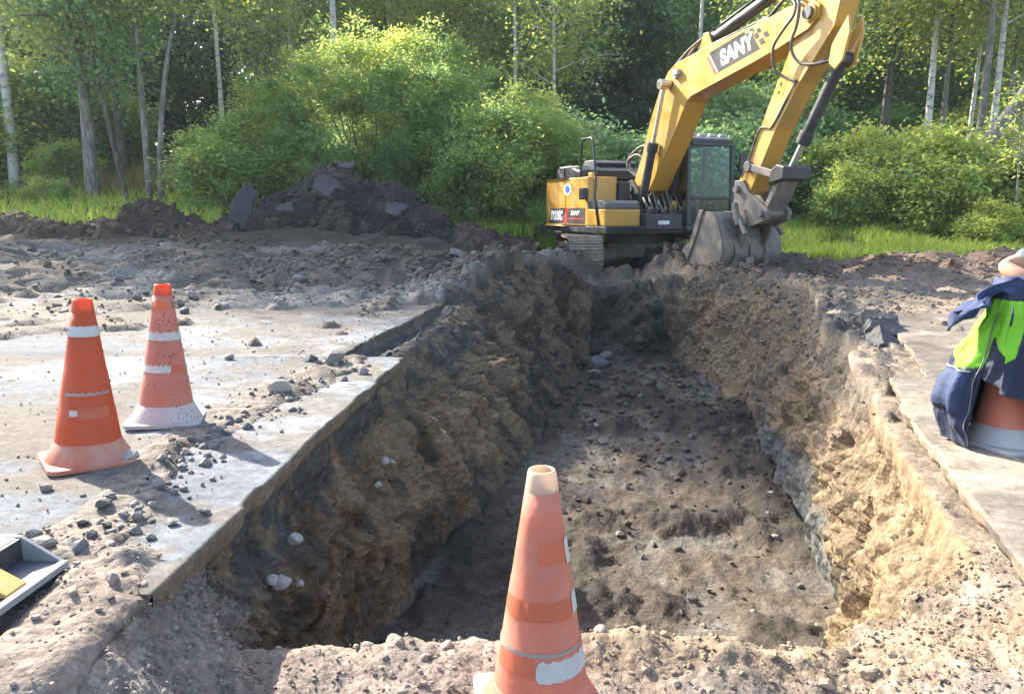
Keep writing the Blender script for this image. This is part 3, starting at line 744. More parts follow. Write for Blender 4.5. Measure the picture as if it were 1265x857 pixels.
# ------------------------------------------------------------------ stones
def stone_mesh(seed, flat=0.65, sub=2):
    bm = bmesh.new(); bmesh.ops.create_icosphere(bm, subdivisions=sub, radius=1.0)
    P = np.array([v.co[:] for v in bm.verts]); r_ = np.random.default_rng(seed)
    k = 1 + 0.28 * fbm(P + seed * 3.1, 0.9, 2, seed) + 0.10 * fbm(P + seed, 2.4, 2, seed + 3)
    P = P * k[:, None] * np.array([1.0, 0.72 + 0.2 * r_.random(), flat])
    for _ in range(7):                                    # a few flat broken faces
        nn = r_.standard_normal(3); nn /= np.linalg.norm(nn); dd = 0.60 + 0.2 * r_.random(); dd *= flat if abs(nn[2]) > 0.6 else 0.9
        s_ = P @ nn; P = P - np.maximum(s_ - dd, 0)[:, None] * nn * 0.9
    for v, p in zip(bm.verts, P): v.co = p
    me = bpy.data.meshes.new("stone"); bm.to_mesh(me); bm.free()
    me.materials.append(M_stone); me.polygons.foreach_set("use_smooth", [False] * len(me.polygons)); return me
STONES = [stone_mesh(s, f) for s, f in ((1, 0.6), (2, 0.7), (3, 0.55), (4, 0.75), (5, 0.5), (6, 0.65), (7, 0.6), (8, 0.7))]

def stone(x, y, r, label, group=None, z=None, mat=None, k=None, sink=0.25, cat="stone"):
    me = STONES[random.randrange(8) if k is None else k]
    if mat: me = me.copy(); me.materials.clear(); me.materials.append(mat)
    o = bpy.data.objects.new("stone", me); COL.objects.link(o)
    zz = drop(x, y) if z is None else z
    o.location = (x, y, zz + r * 0.55 * (1 - 2 * sink)); o.scale = (r, r, r)
    o.rotation_euler = (random.uniform(-.3, .3), random.uniform(-.3, .3), random.uniform(0, 6.28))
    return tag(o, label, cat, group)

G_RUB = "grey stones in the rubble beside the two left cones"
L_RUB = "grey crushed stone in the rubble strip along the left paving edge"
spots = []
for i in range(150):
    t = random.random() ** 1.1
    yy = 2.55 + 2.5 * t
    xc = np.interp(yy, [2.5, 2.7, 3.0, 3.6, 4.2, 5.0], [-1.45, -1.46, -1.47, -1.53, -1.48, -1.40])
    xx = xc + random.gauss(0, 0.09 if yy < 4 else 0.16)
    r = random.choice([0.016, 0.02, 0.024, 0.03, 0.036]) * (1.0 if yy < 4 else 0.85)
    if any((xx - a) ** 2 + (yy - b) ** 2 < (0.8 * (r + c)) ** 2 for a, b, c in spots): continue
    if xx > -1.16 or (xx + 1.96) ** 2 + (yy - 3.44) ** 2 < 0.09: continue
    spots.append((xx, yy, r)); stone(xx, yy, r, L_RUB, G_RUB)
for (x, y, r) in ((-1.62, 2.36, 0.035), (-1.56, 2.42, 0.045), (-1.48, 2.44, 0.04), (-1.42, 2.40, 0.035), (-1.50, 2.34, 0.03), (-1.36, 2.46, 0.026), (-1.60, 2.50, 0.025)):
    stone(x, y, r, "grey stone in the cluster at the end of the black and yellow kerb block", "stones by the kerb block")
stone(-1.77, 3.44, 0.052, "pale rounded stone touching the base plate of the orange left cone", mat=M_pale, k=3)
stone(-1.46, 4.72, 0.085, "largest pale rounded stone on the rubble right of the speckled cone", mat=M_pale, k=5)
stone(-1.93, 3.05, 0.032, "lone dark grey stone on the bare paving in front of the orange left cone", k=2)
stone(-2.25, 2.72, 0.04, "dark lump of stone at the left picture edge above the kerb block", k=4)
for (x, y, r, l) in ((-1.15, 5.15, 0.04, "light stone on the bare paving near the left slab corner"), (-1.05, 5.35, 0.05, "grey flat stone nearest the left slab corner"),
                     (-1.28, 5.05, 0.03, "small grey stone second from the left slab corner"), (-2.2, 5.9, 0.05, "dark clod of asphalt on the paving behind the speckled cone"),
                     (-1.35, 5.75, 0.11, "black asphalt clod on the paving behind the left slab corner"), (-1.55, 5.85, 0.08, "smaller black clod touching the asphalt clod behind the slab corner"),
                     (-4.0, 9.6, 0.09, "pale stone on the muddy ground far left behind the cones"), (-2.9, 10.6, 0.12, "large pale rock in the mud in front of the large heap"),
                     (-1.6, 11.3, 0.08, "pale rock on the mud just left of the far trench lip"), (-0.9, 12.4, 0.16, "grey boulder on the far left trench lip")):
    stone(x, y, r, l)
for i in range(26):
    stone(random.uniform(-7, -1.2), random.uniform(8.5, 13.5), random.uniform(0.03, 0.08), "stone lying in the churned mud in front of the heaps", "stones in the far mud")
stone(1.74, 2.80, 0.055, "round pale stone stuck in the sandy right bank below the paving edge", z=-0.26, mat=M_pale, k=3, sink=0.5)
stone(1.28, 11.2, 0.17, "big rounded boulder at the far left foot of the trench wall", k=1)
stone(1.45, 11.75, 0.13, "grey boulder beside the big rounded one at the trench foot", k=3)
stone(1.15, 10.5, 0.11, "flat rock on the trench floor in front of the two boulders", k=4)
# stones sticking out of the left wall
for (x, y, z, r) in ((-0.98, 3.30, -0.33, 0.05), (-0.97, 3.05, -0.42, 0.045), (-0.98, 2.95, -0.36, 0.035), (-0.95, 3.2, -0.5, 0.03), (-0.82, 4.75, -0.45, 0.045), (-0.83, 4.6, -0.55, 0.03), (-0.80, 4.95, -0.52, 0.03)):
    o = stone(x, y, r, "pale stone sticking out of the left trench wall under the paving", "stones in the left trench wall", z=z, mat=M_pale)
# stones along the near crest and the gravel apron
for i in range(40):
    x = random.uniform(-1.0, 1.5); y = 2.36 - 0.10 * x + random.gauss(0, 0.08)
    if abs(x - 0.08) < 0.2 and y < 2.4: continue
    stone(x, y, random.choice([0.012, 0.016, 0.02, 0.028, 0.034]), "pinkish stone on the gravel crest between the front cone and the trench", "stones on the near gravel crest", mat=M_stone2 if x < 0.3 else M_stone3, sink=0.45)
for i in range(40):
    x = random.uniform(-1.4, 1.5); y = random.uniform(1.75, 2.28)
    if abs(x - 0.08) < 0.24: continue
    stone(x, y, random.choice([0.01, 0.013, 0.017]), "small stone lying on the foreground gravel", "stones on the foreground gravel", mat=M_stone2, sink=0.45)
for i in range(16):
    x = random.uniform(0.2, 2.3); y = random.uniform(3.9, 11.0)
    x = x + 0.12 * (y - 4)
    stone(x, y, random.uniform(0.02, 0.055), "stone or clod lying on the trench floor", "stones on the trench floor", sink=0.45)
for i in range(16):
    y = random.uniform(2.3, 5.0); x = float(np.interp(y, [2.2, 3, 4, 5], [1.35, 1.6, 1.95, 2.35])) + random.gauss(0, 0.10)
    stone(x, y, random.uniform(0.015, 0.032), "small stone lodged in the sandy right trench bank", "stones in the right trench bank", mat=M_stone3, sink=0.5)

# loose gravel and clods too small to pick apart: one mass
def gravel(name, label, verts, sizes, cols):
    ico = bmesh.new(); bmesh.ops.create_icosphere(ico, subdivisions=1, radius=1.0)
    bv = np.array([v.co[:] for v in ico.verts]); bf = np.array([[v.index for v in f.verts] for f in ico.faces]); ico.free()
    n = len(verts); k = len(bv)
    jit = 1 + 0.30 * rng.standard_normal((n, k, 1)).clip(-1.2, 1.2)
    sc = sizes[:, None, None] * np.stack([np.ones(n), rng.uniform(0.6, 1, n), rng.uniform(0.45, 0.8, n)], -1)[:, None, :]
    q = bv[None] * jit * sc
    a = rng.uniform(0, 6.28, n); c, s = np.cos(a)[:, None], np.sin(a)[:, None]
    qx = q[..., 0] * c - q[..., 1] * s; qy = q[..., 0] * s + q[..., 1] * c
    t = rng.uniform(-.6, .6, n)[:, None]
    q2 = np.stack([qx, qy * np.cos(t) - q[..., 2] * np.sin(t), qy * np.sin(t) + q[..., 2] * np.cos(t)], -1) + verts[:, None, :]
    F = (bf[None] + (np.arange(n) * k)[:, None, None]).reshape(-1, 3)
    me = np_mesh(name, q2.reshape(-1, 3), F, False, np.repeat(np.clip(cols, 0.02, 0.6), k, axis=0))
    return tag(link(name, me, M_gravel), label, None, None, "stuff")

flatP, flatC = PG.reshape(-1, 3), C.reshape(-1, 3)
fy, fx = flatP[:, 1], flatP[:, 0]
def pick(mask, n, wpow=1.0):
    ids = np.flatnonzero(mask); w = flatP[ids, 1] ** wpow
    return rng.choice(ids, n, p=w / w.sum())
Rr = REG.ravel(); apm = ((fy > 1.5) & (fy < 2.75) & (fx > -2.2) & (fx < 2.4))
i1 = pick(apm, 9000, 2)
i2 = pick((fy > 2.8) & (fy < 11.7) & (Rr == 2), 1000, 1.2)
i3 = pick((fy > 2.6) & (fy < 12) & ((Rr == 1) | (Rr == 3)), 3200, 2)
i4 = pick((Rr == 0) & (fy > 2.2) & (fy < 14) & (covL.ravel() > 0.6) & (fx > -9) , 6500, 2)
i5 = pick((Rr == 4) & (fy > 2.2) & (fy < 14) & (covR.ravel() > 0.5) & (fx < 9), 4500, 2)
ids = np.concatenate([i1, i2, i3, i4, i5])
sz = np.concatenate([rng.choice([0.003, 0.0045, 0.006, 0.009, 0.012], len(i1), p=[.35, .3, .2, .11, .04]), rng.choice([0.01, 0.016, 0.025, 0.04], len(i2), p=[.4, .35, .2, .05]),
                     rng.choice([0.006, 0.01, 0.016], len(i3), p=[.5, .35, .15]), rng.choice([0.007, 0.011, 0.017, 0.03], len(i4), p=[.4, .35, .2, .05]), rng.choice([0.006, 0.009, 0.014, 0.025], len(i5), p=[.4, .35, .2, .05])])
far_k = np.clip(flatP[ids, 1] / 5.0, 1, 2.6); sz = sz * np.where(np.arange(len(ids)) < len(i1), 1, far_k)
gv = flatP[ids] + np.stack([rng.normal(0, .012, len(ids)), rng.normal(0, .012, len(ids)), sz * 0.25], -1)
gc = flatC[ids] * 1.05 * rng.uniform(0.75, 1.4, (len(ids), 1)) * (1 + rng.normal(0, .05, (len(ids), 3)))
gravel("gravel", "loose gravel and crumbled soil scattered over the ground and trench", gv, sz, gc)
hv_ = np.concatenate([v[m_] for v, c_, m_ in HEAPV]); hc_ = np.concatenate([c_[m_] for v, c_, m_ in HEAPV]); hi_ = rng.choice(len(hv_), 4200)
gravel("clods", "loose clods and crumbs of soil lying over the spoil heaps", hv_[hi_] + rng.normal(0, .03, (4200, 3)) * np.array([1, 1, 0.3]), rng.choice([0.02, 0.03, 0.05, 0.08], 4200, p=[.4, .35, .2, .05]), hc_[hi_] * rng.uniform(0.5, 1.9, (4200, 1)))
# crumbs on the bare paving
m = 1500
sx = -1.2 - np.abs(rng.exponential(1.2, m)); sy = rng.uniform(2.3, 9.5, m)
gravel("gravel", "fine grit lying on the bare left paving", np.stack([sx, sy, np.full(m, 0.003)], -1), rng.choice([0.003, 0.005, 0.008, 0.013], m, p=[.45, .3, .2, .05]), np.array([0.15, 0.14, 0.13]) * rng.uniform(0.5, 1.6, (m, 1)))
# ------------------------------------------------------------------ traffic cones
M_or = mat_paint("cone_orange", (0.656, 0.0861, 0.01804), 0.45, 0.38, (0.48, 0.22, 0.13), scale=6, translucent=0.42, bump=0.10)
M_or_dust = mat_paint("cone_dusty_orange", (0.4264, 0.123, 0.0697), 0.7, 0.75, (0.42, 0.30, 0.24), scale=8, translucent=0.1)
M_fade = mat_paint("cone_faded", (0.69, 0.225, 0.14), 0.6, 0.5, (0.62, 0.38, 0.30), scale=7, translucent=0.42, bump=0.12)
M_fade_sp = mat_paint("cone_faded_tarred", (0.6068, 0.205, 0.1353), 0.6, 0.5, (0.60, 0.36, 0.28), scale=8, translucent=0.38, spots=(75, -0.21, (0.02, 0.012, 0.012)))
M_whit_sp = mat_paint("cone_flange_tarred", (0.3608, 0.3034, 0.2911), 0.7, 0.5, (0.45, 0.38, 0.34), scale=10, spots=(70, -0.19, (0.02, 0.012, 0.012)))
M_fresh = mat_paint("cone_unfaded_patch", (0.69, 0.165, 0.08), 0.55, 0.35, (0.6, 0.28, 0.16), scale=9, translucent=0.42)
M_tip = mat_paint("cone_bleached_tip", (0.58, 0.47, 0.37), 0.55, 0.3, (0.5, 0.42, 0.3), scale=12, translucent=0.5)
M_band = mat_paint("reflective_tape", (0.41, 0.4059, 0.4018), 0.5, 0.7, (0.33, 0.31, 0.28), scale=16)
M_bandg = mat_paint("worn_tape", (0.246, 0.2214, 0.1968), 0.6, 0.5, (0.2, 0.17, 0.15), scale=16)
M_plate = mat_paint("cone_plate_pale", (0.328, 0.3198, 0.3075), 0.8, 0.6, (0.36, 0.31, 0.27), scale=9, bump=0.2)
M_grey = mat_paint("cone_flange_grey", (0.2952, 0.2952, 0.3116), 0.75, 0.6, (0.42, 0.36, 0.30), scale=9)
CB, CT, RB, RT = 0.105, 0.75, 0.135, 0.0395

def cone_r(z): return RB + (RT - RB) * (z - CB) / (CT - CB)

def rounded_sq(h, r=0.05, n=4):
    pts = []
    for cx, cy, a0 in ((h - r, h - r, 0), (-h + r, h - r, 90), (-h + r, -h + r, 180), (h - r, -h + r, 270)):
        for k in range(n + 1):
            t = R(a0 + 90 * k / n); pts.append((cx + r * math.cos(t), cy + r * math.sin(t)))
    return pts

def cone(loc, rz, label, body, flange, plate, tip=None, bands=(), patches=(), tilt=(0, 0)):
    o = empty("traffic_cone", loc, 0); turn = math.atan2(-loc[1], -loc[0]) + math.pi / 2; o.rotation_euler = (tilt[0], tilt[1], turn); rz -= turn
    tag(o, label, "traffic cone", "traffic cones round the trench")
    pl = MB().prismz(rounded_sq(0.19), 0.0, 0.022); pl.rotz(rz); pl.build("base_plate", plate, o, False, 0.005)
    MB().lathe([(0.183, 0.0225), (0.178, 0.035), (0.158, 0.066), (0.141, CB - 0.004), (RB + 0.0015, CB)], 40).build("flange", flange, o, True)
    zt = 0.69
    prof = []
    for z in (CB, 0.17, 0.247, 0.25, 0.33, 0.427, 0.430, 0.52, 0.60, zt): prof.append((cone_r(z) + (0.0028 if z < 0.249 else (0.0012 if z < 0.4285 else 0)), z))
    th = 0.004
    b = MB().lathe(prof + [(cone_r(zt) - th, zt)] + [(r - th, z) for r, z in reversed(prof)], 44).build("body", body, o, True)
    MB().lathe([(cone_r(zt), zt + 0.0003), (cone_r(0.74), 0.742), (RT - 0.002, CT), (RT - 0.007, CT), (RT - 0.007, 0.742), (cone_r(zt) - th, zt + 0.0003)], 36).build("tip", tip or body, o, True)
    for i, (z0, z1, a0, a1, mat, wav) in enumerate(bands):
        mb = MB(); n = 26; off = 0.0033 + 0.0002 * i
        vs = []
        for k in range(n + 1):
            t = R(a0 + (a1 - a0) * k / n); e = wav * math.sin(k * 1.7 + i) + wav * 0.6 * math.sin(k * 4.1)
            ends = 0.25 * (z1 - z0) * (1 if k in (0, n) else 0)
            for z in (z0 + e * 0.4 + ends, z1 + e - ends):
                r = cone_r(z) + off; vs.append((r * math.cos(t), r * math.sin(t), z))
        mb.add(vs, [(2 * k, 2 * k + 2, 2 * k + 3, 2 * k + 1) for k in range(n)])
        q = mb.build("reflective_band" if mat in (M_band, M_bandg) else "unfaded_patch", mat, o, True)
    for (z, ang, w, h, mat) in patches:                        # loose tape ends that stand off the cone
        t = R(ang); r = cone_r(z) + 0.012
        p = Vector((r * math.cos(t), r * math.sin(t), z)); m = MB()
        m.box(p, (0.004, w, h), Matrix.Rotation(t, 3, 'Z') @ Matrix.Rotation(R(14), 3, 'Y')); m.build("loose_tape", mat, o)
    return o

cone((-1.96, 3.44, drop(-1.96, 3.44) + 0.001), R(38), "bright orange cone with one white band on the left paving", M_or, M_or_dust, M_or_dust, None,
     [(0.585, 0.632, 195, 395, M_band, 0.0015), (0.235, 0.262, 232, 250, M_band, 0.001), (0.22, 0.27, 252, 318, M_fresh, 0.001), (0.325, 0.338, 215, 330, M_bandg, 0.004)],
     [(0.61, 182, 0.03, 0.035, M_bandg)], tilt=(0.0, R(2.6)))
cone((-1.90, 4.12, drop(-1.90, 4.12) + 0.001), R(14), "faded tar-speckled cone with two torn white bands behind the orange left cone", M_fade_sp, M_whit_sp, M_plate, M_or,
     [(0.455, 0.50, 180, 385, M_band, 0.006), (0.285, 0.325, 188, 285, M_band, 0.006), (0.282, 0.326, 286, 335, M_fresh, 0.001), (0.288, 0.318, 330, 362, M_bandg, 0.002), (0.615, 0.665, 215, 300, M_fresh, 0.001), (0.612, 0.66, 180, 214, M_bandg, 0.003)],
     [(0.645, 330, 0.02, 0.04, M_bandg), (0.64, 185, 0.03, 0.04, M_bandg)], tilt=(0.0, R(2.4)))
cone((0.085, 2.10, drop(0.085, 2.10) - 0.004), R(8), "faded pink orange cone standing on the gravel at the front centre", M_fade, M_fade, M_plate, M_tip,
     [(0.495, 0.555, 265, 330, M_fresh, 0.0), (0.485, 0.56, 331, 372, M_band, 0.004), (0.335, 0.39, 190, 330, M_fresh, 0.0), (0.335, 0.40, 332, 372, M_band, 0.006), (0.175, 0.232, 196, 262, M_fresh, 0.0), (0.165, 0.225, 264, 385, M_band, 0.003), (0.2375, 0.247, 150, 390, M_bandg, 0.0)])
cone4 = cone((2.46, 3.72, drop(2.46, 3.72) + 0.001), R(20), "faded cone under the navy work jacket on the right paving", M_fade, M_grey, M_grey, None,
     [(0.30, 0.36, 180, 370, M_band, 0.002)])

# ------------------------------------------------------------------ work jacket hung over the right cone
def mat_cloth(name, col, var=0.3):
    m, nt, out = new_mat(name); L = nt.links.new
    p = N(nt, "ShaderNodeBsdfPrincipled"); tc = N(nt, "ShaderNodeTexCoord")
    n = N(nt, "ShaderNodeTexNoise"); n.inputs["Scale"].default_value = 9; n.inputs["Detail"].default_value = 5; L(tc.outputs["Object"], n.inputs["Vector"])
    mr = N(nt, "ShaderNodeMapRange"); mr.inputs[1].default_value = 0.3; mr.inputs[2].default_value = 0.7; mr.inputs[3].default_value = 1 - var; mr.inputs[4].default_value = 1 + var; L(n.outputs[0], mr.inputs[0])
    s = N(nt, "ShaderNodeVectorMath", operation='SCALE'); s.inputs[0].default_value = col; L(mr.outputs[0], s.inputs["Scale"]); L(s.outputs[0], p.inputs["Base Color"])
    p.inputs["Roughness"].default_value = 0.75; p.inputs["Sheen Weight"].default_value = 0.05
    w = N(nt, "ShaderNodeTexNoise"); w.inputs["Scale"].default_value = 26; w.inputs["Detail"].default_value = 4; L(tc.outputs["Object"], w.inputs["Vector"])
    bp = N(nt, "ShaderNodeBump"); bp.inputs["Strength"].default_value = 0.5; bp.inputs["Distance"].default_value = 0.012; L(w.outputs[0], bp.inputs["Height"]); L(bp.outputs[0], p.inputs["Normal"])
    L(p.outputs[0], out.inputs[0]); return m
M_navy = mat_cloth("navy_cloth", (0.0068, 0.0119, 0.0357)); M_blue = mat_cloth("blue_cloth", (0.0119, 0.0272, 0.085))
M_hv = mat_cloth("hivis_cloth", (0.1615, 0.442, 0.01275), 0.15); M_refl = mat_paint("reflective_strip", (0.30, 0.29, 0.27), 0.4, 0.4, scale=20); M_zip = mat_paint("zip_grey", (0.10, 0.10, 0.11), 0.5, 0.4, scale=20)

JC = Vector((2.44, 3.72, 0.0))
jk = empty("work_jacket", (JC.x, JC.y, cone4.location.z), R(-31))
def RJ(p): c_, s_ = math.cos(R(31)), math.sin(R(31)); return (p[0] * c_ - p[1] * s_, p[0] * s_ + p[1] * c_, p[2])
tag(jk, "navy and yellow green work jacket draped over the right cone", "jacket")
nph, ntz = 300, 120
ph = np.linspace(R(-99), R(262), nph); PH, T = np.meshgrid(ph, np.linspace(0, 1, ntz), indexing='ij')
deg = np.degrees(PH)
hem = np.interp(deg, [-99, -75, -55, -40, 0, 60, 120, 175, 215, 236, 239, 262], [0.30, 0.27, 0.20, 0.12, 0.06, 0.04, 0.03, 0.02, 0.012, 0.012, 0.36, 0.32])
zj = 0.80 + (hem - 0.80) * T
fold = (1 - 2 * np.abs(np.sin(PH * 4.5 + 2.2 * zj + 0.6))) * 0.6 + (1 - 2 * np.abs(np.sin(PH * 8 - 3 * zj + 1.2))) * 0.3 + 0.35 * ridged(np.stack([PH * 2.2, zj * 5, PH * 0], -1), 1.0, 3, 141)
rj = 0.072 + (0.80 - zj) * 0.27 + 0.022 * np.sin(np.clip((0.80 - zj) / 0.78, 0, 1) * np.pi) * (1 + 0.6 * np.cos(PH - R(200)))
rj += fold * 0.026 * np.clip((0.82 - zj) * 2, 0, 1) + 0.05 * np.exp(-((deg - 205) / 38) ** 2) * np.exp(-((zj - 0.27) / 0.16) ** 2)
rj -= 0.04 * np.clip((0.12 - zj) / 0.12, 0, 1)
JP = np.stack([rj * np.cos(PH), rj * np.sin(PH), zj], -1)
JP += 0.010 * np.stack([fbm(JP, 9, 3, 101), fbm(JP, 9, 3, 105), 0.4 * fbm(JP, 9, 3, 109)], -1)
ixj = np.arange(nph * ntz).reshape(nph, ntz)
FJ = np.stack([ixj[:-1, :-1], ixj[1:, :-1], ixj[1:, 1:], ixj[:-1, 1:]], -1)
zc = (zj[:-1, :-1] + zj[1:, 1:]) / 2; dc = (deg[:-1, :-1] + deg[1:, 1:]) / 2
hi_lo = np.interp(dc, [-99, -86, -72, 150, 185, 200, 232, 237, 240, 262], [0.43, 0.47, 0.64, 0.60, 0.42, 0.375, 0.40, 0.42, 0.56, 0.45])
green = (zc > hi_lo) & (zc < 0.72)
def sub_mesh(name, mask, mat, parent, thick=0.005):
    f = FJ[mask].reshape(-1, 4); used = np.unique(f); rem = np.zeros(JP.reshape(-1, 3).shape[0], int); rem[used] = np.arange(len(used))
    o = link(name, np_mesh(name, JP.reshape(-1, 3)[used], rem[f], True), mat, parent)
    s = o.modifiers.new("thickness", 'SOLIDIFY'); s.thickness = thick; s.offset = 1
    return o
sub_mesh("body_panel", ~green, M_navy, jk)
sub_mesh("hivis_panel", green, M_hv, jk, 0.006)
# hood that has fallen over the top, with its brim to the left
nh, ns = 60, 26
a = np.linspace(0, 2 * np.pi, nh); A, S = np.meshgrid(a, np.linspace(0, 1, ns), indexing='ij')
lw = np.clip(np.cos(A - R(212)), 0, 1) ** 4; rw = np.clip(np.cos(A - R(5)), 0, 1) ** 2; fw_ = np.clip(np.cos(A - R(275)), 0, 1) ** 2
rh = S ** 0.75 * (0.125 + 0.20 * lw + 0.04 * rw); zh = 0.835 - S ** 1.6 * (0.16 + 0.09 * lw + 0.03 * rw - 0.05 * fw_)
rh = rh * (1 + 0.13 * S * np.sin(A * 5 + 0.6) + 0.07 * S * np.sin(A * 9 + 2)); zh = zh + 0.02 * S * np.cos(A * 4 + 1)
HPp = np.stack([-0.03 + 0.05 * (1 - S) + rh * np.cos(A), rh * np.sin(A), zh], -1)
HPp += 0.045 * np.stack([ridged(HPp, 5, 2, 121) - 0.4, ridged(HPp, 5, 2, 125) - 0.4, 0.7 * ridged(HPp, 5, 2, 129) - 0.3], -1) * (0.35 + S[..., None])
ixh = np.arange(nh * ns).reshape(nh, ns)
FH = np.stack([ixh[:-1, :-1], ixh[1:, :-1], ixh[1:, 1:], ixh[:-1, 1:]], -1).reshape(-1, 4)
ho = link("hood", np_mesh("hood", HPp.reshape(-1, 3), FH, True), M_blue, jk)
s_ = ho.modifiers.new("thickness", 'SOLIDIFY'); s_.thickness = 0.007; s_.offset = 1
MB().tube([(-0.02, -0.155, 0.70), (-0.015, -0.185, 0.66), (-0.02, -0.19, 0.61)], 0.005, 6).build("hood_drawcord", M_navy, jk, True)
# pocket on the lower left front, zip, sleeve falling to the right
pk = []
for u_ in np.linspace(186, 231, 14):
    for z_ in np.linspace(0.17, 0.375, 9):
        i_ = int(np.argmin(np.abs(np.degrees(ph) - u_))); col_ = JP[i_]; j_ = int(np.argmin(np.abs(col_[:, 2] - z_))); p_ = Vector(col_[j_]); d_ = Vector((p_.x, p_.y, 0)).normalized()
        edge_ = min((u_ - 186) / 6, (231 - u_) / 6, (z_ - 0.17) / 0.03, 1); pk.append(p_ + d_ * (0.009 + 0.016 * max(0, min(1, edge_))))
pm = MB(); pm.add(pk, [(i * 9 + j, (i + 1) * 9 + j, (i + 1) * 9 + j + 1, i * 9 + j + 1) for i in range(13) for j in range(8)])
po = pm.build("pocket", M_blue, jk, True); s_ = po.modifiers.new("thickness", 'SOLIDIFY'); s_.thickness = 0.004
st = [pk[i * 9 + 8] + Vector((0, 0, 0.006)) for i in range(14)]
MB().tube(st, 0.0045, 5).build("reflective_piping", M_refl, jk, True)
zp = []
for z_ in np.linspace(0.02, 0.66, 22):
    i_ = int(np.argmin(np.abs(np.degrees(ph) - 235.5))); col_ = JP[i_]; j_ = int(np.argmin(np.abs(col_[:, 2] - z_))); p_ = Vector(col_[j_]); zp.append(p_ * 1.0 + Vector((p_.x, p_.y, 0)).normalized() * 0.006)
MB().tube(zp, 0.0032, 5).build("zipper", M_zip, jk, True)
sl = MB().tube([RJ(p_) for p_ in [(0.04, -0.12, 0.77), (0.12, -0.17, 0.72), (0.19, -0.18, 0.60), (0.23, -0.16, 0.45), (0.25, -0.14, 0.30), (0.25, -0.12, 0.20)]], [0.06, 0.085, 0.085, 0.078, 0.07, 0.062], 16)
so = sl.build("sleeve", M_navy, jk, True)
tx = bpy.data.textures.new("cloth_folds", 'CLOUDS'); tx.noise_scale = 0.09
sd = so.modifiers.new("subdivision", 'SUBSURF'); sd.levels = 2; sd.render_levels = 2
dm = so.modifiers.new("folds", 'DISPLACE'); dm.texture = tx; dm.strength = 0.035; dm.mid_level = 0.5
sb = MB().tube([RJ(p_) for p_ in [(0.18, -0.183, 0.645), (0.20, -0.182, 0.58), (0.216, -0.175, 0.52), (0.225, -0.167, 0.47)]], [0.092, 0.092, 0.088, 0.086], 18, caps=False).build("hivis_band", M_hv, jk, True)

# ------------------------------------------------------------------ black and yellow kerb block, lower left
M_kb = mat_paint("black_plastic", (0.018, 0.019, 0.024), 0.5, 0.35, (0.12, 0.115, 0.11), scale=12)
M_kg = mat_paint("grey_plastic", (0.22, 0.225, 0.235), 0.55, 0.4, (0.30, 0.27, 0.24), scale=12)
M_kf = mat_paint("dusty_black_plastic", (0.075, 0.082, 0.095), 0.6, 0.5, (0.14, 0.135, 0.13), scale=12)
M_ky = mat_paint("yellow_plastic", (0.4756, 0.2952, 0.0574), 0.55, 0.45, (0.34, 0.27, 0.20), scale=14)
kb = empty("kerb_block", (-1.44, 1.865, 0.022), R(-2))
tag(kb, "black plastic kerb block with yellow ribs and pale top at the left edge", "kerb block")
kb.rotation_euler = (R(1.0), 0, R(-5))
for sx_ in (1, -1):
    x0 = 0.0 if sx_ == 1 else -0.50
    def xx(v): return x0 - sx_ * v
    MB().box((xx(0.0125), 0, 0.012), (0.025, 0.86, 0.022)).build("rim", M_kg, kb, False, 0.003)
    MB().box((xx(0.09), 0, 0.009), (0.126, 0.86, 0.012)).build("recess_floor", M_kf, kb)
    MB().box((xx(0.160), 0, 0.046), (0.012, 0.86, 0.086)).build("recess_wall", M_kb, kb)
    for y_ in (0.235, 0.02, -0.195):
        pl = [(xx(0.153), 0.017), (xx(0.153), 0.093), (xx(0.027), 0.026), (xx(0.027), 0.017)]
        MB().prism(pl, y_ - 0.042, y_ + 0.042).build("rib", M_ky, kb, False, 0.003)
for y_ in (0.4375, -0.4375):
    MB().prism([(0.0, 0.0), (-0.156, 0.094), (-0.344, 0.094), (-0.50, 0.0)], y_ - 0.007, y_ + 0.007).build("end_panel", M_kg, kb, False, 0.002)
MB().box((-0.25, 0, 0.084), (0.166, 0.86, 0.016)).build("top_plate", M_kg, kb, False, 0.003)
for y_ in (0.33, 0.0, -0.33):
    MB().cyl((-0.235, y_, 0.092), (-0.235, y_, 0.100), 0.026, 18).build("bolt_cap", M_kg, kb, False, 0.002)

# ------------------------------------------------------------------ person crouching at the right, mostly outside the picture
M_skin = mat_paint("skin", (0.41, 0.2132, 0.1394), 0.5, 0.12, (0.45, 0.22, 0.15), scale=8)
M_tee = mat_cloth("grey_blue_tshirt", (0.060, 0.085, 0.125)); M_trou = mat_cloth("dark_trousers", (0.030, 0.035, 0.045)); M_hair = mat_cloth("brown_hair", (0.06, 0.035, 0.02)); M_boot = mat_cloth("work_boot", (0.05, 0.035, 0.022))
def skin(name, pts, edges, rad, mat, parent, root=0, lv=2):
    me = bpy.data.meshes.new(name); me.from_pydata(pts, edges, []); me.update()
    o = link(name, me, mat, parent)
    me.materials.clear(); me.materials.append(mat)
    sk = o.modifiers.new("skin", 'SKIN'); sk.use_smooth_shade = True
    if not me.skin_vertices: me.attributes
    sv = me.skin_vertices[0].data if me.skin_vertices else None
    if sv is None:
        bpy.context.view_layer.objects.active = o; o.select_set(True); bpy.ops.mesh.customdata_skin_add(); sv = me.skin_vertices[0].data
    for i, r in enumerate(rad): sv[i].radius = (r, r) if not hasattr(r, "__len__") else r
    for i in range(len(pts)): sv[i].use_root = (i == root)
    s = o.modifiers.new("smooth", 'SUBSURF'); s.levels = lv; s.render_levels = lv
    return o
pz = drop(3.3, 4.35)
pr = empty("person", (3.3, 4.35, pz))
tag(pr, "person in a grey blue T-shirt crouching behind the jacket, bare forearm in view", "person")
def rel(p): return (p[0] - 3.3, p[1] - 4.35, p[2])
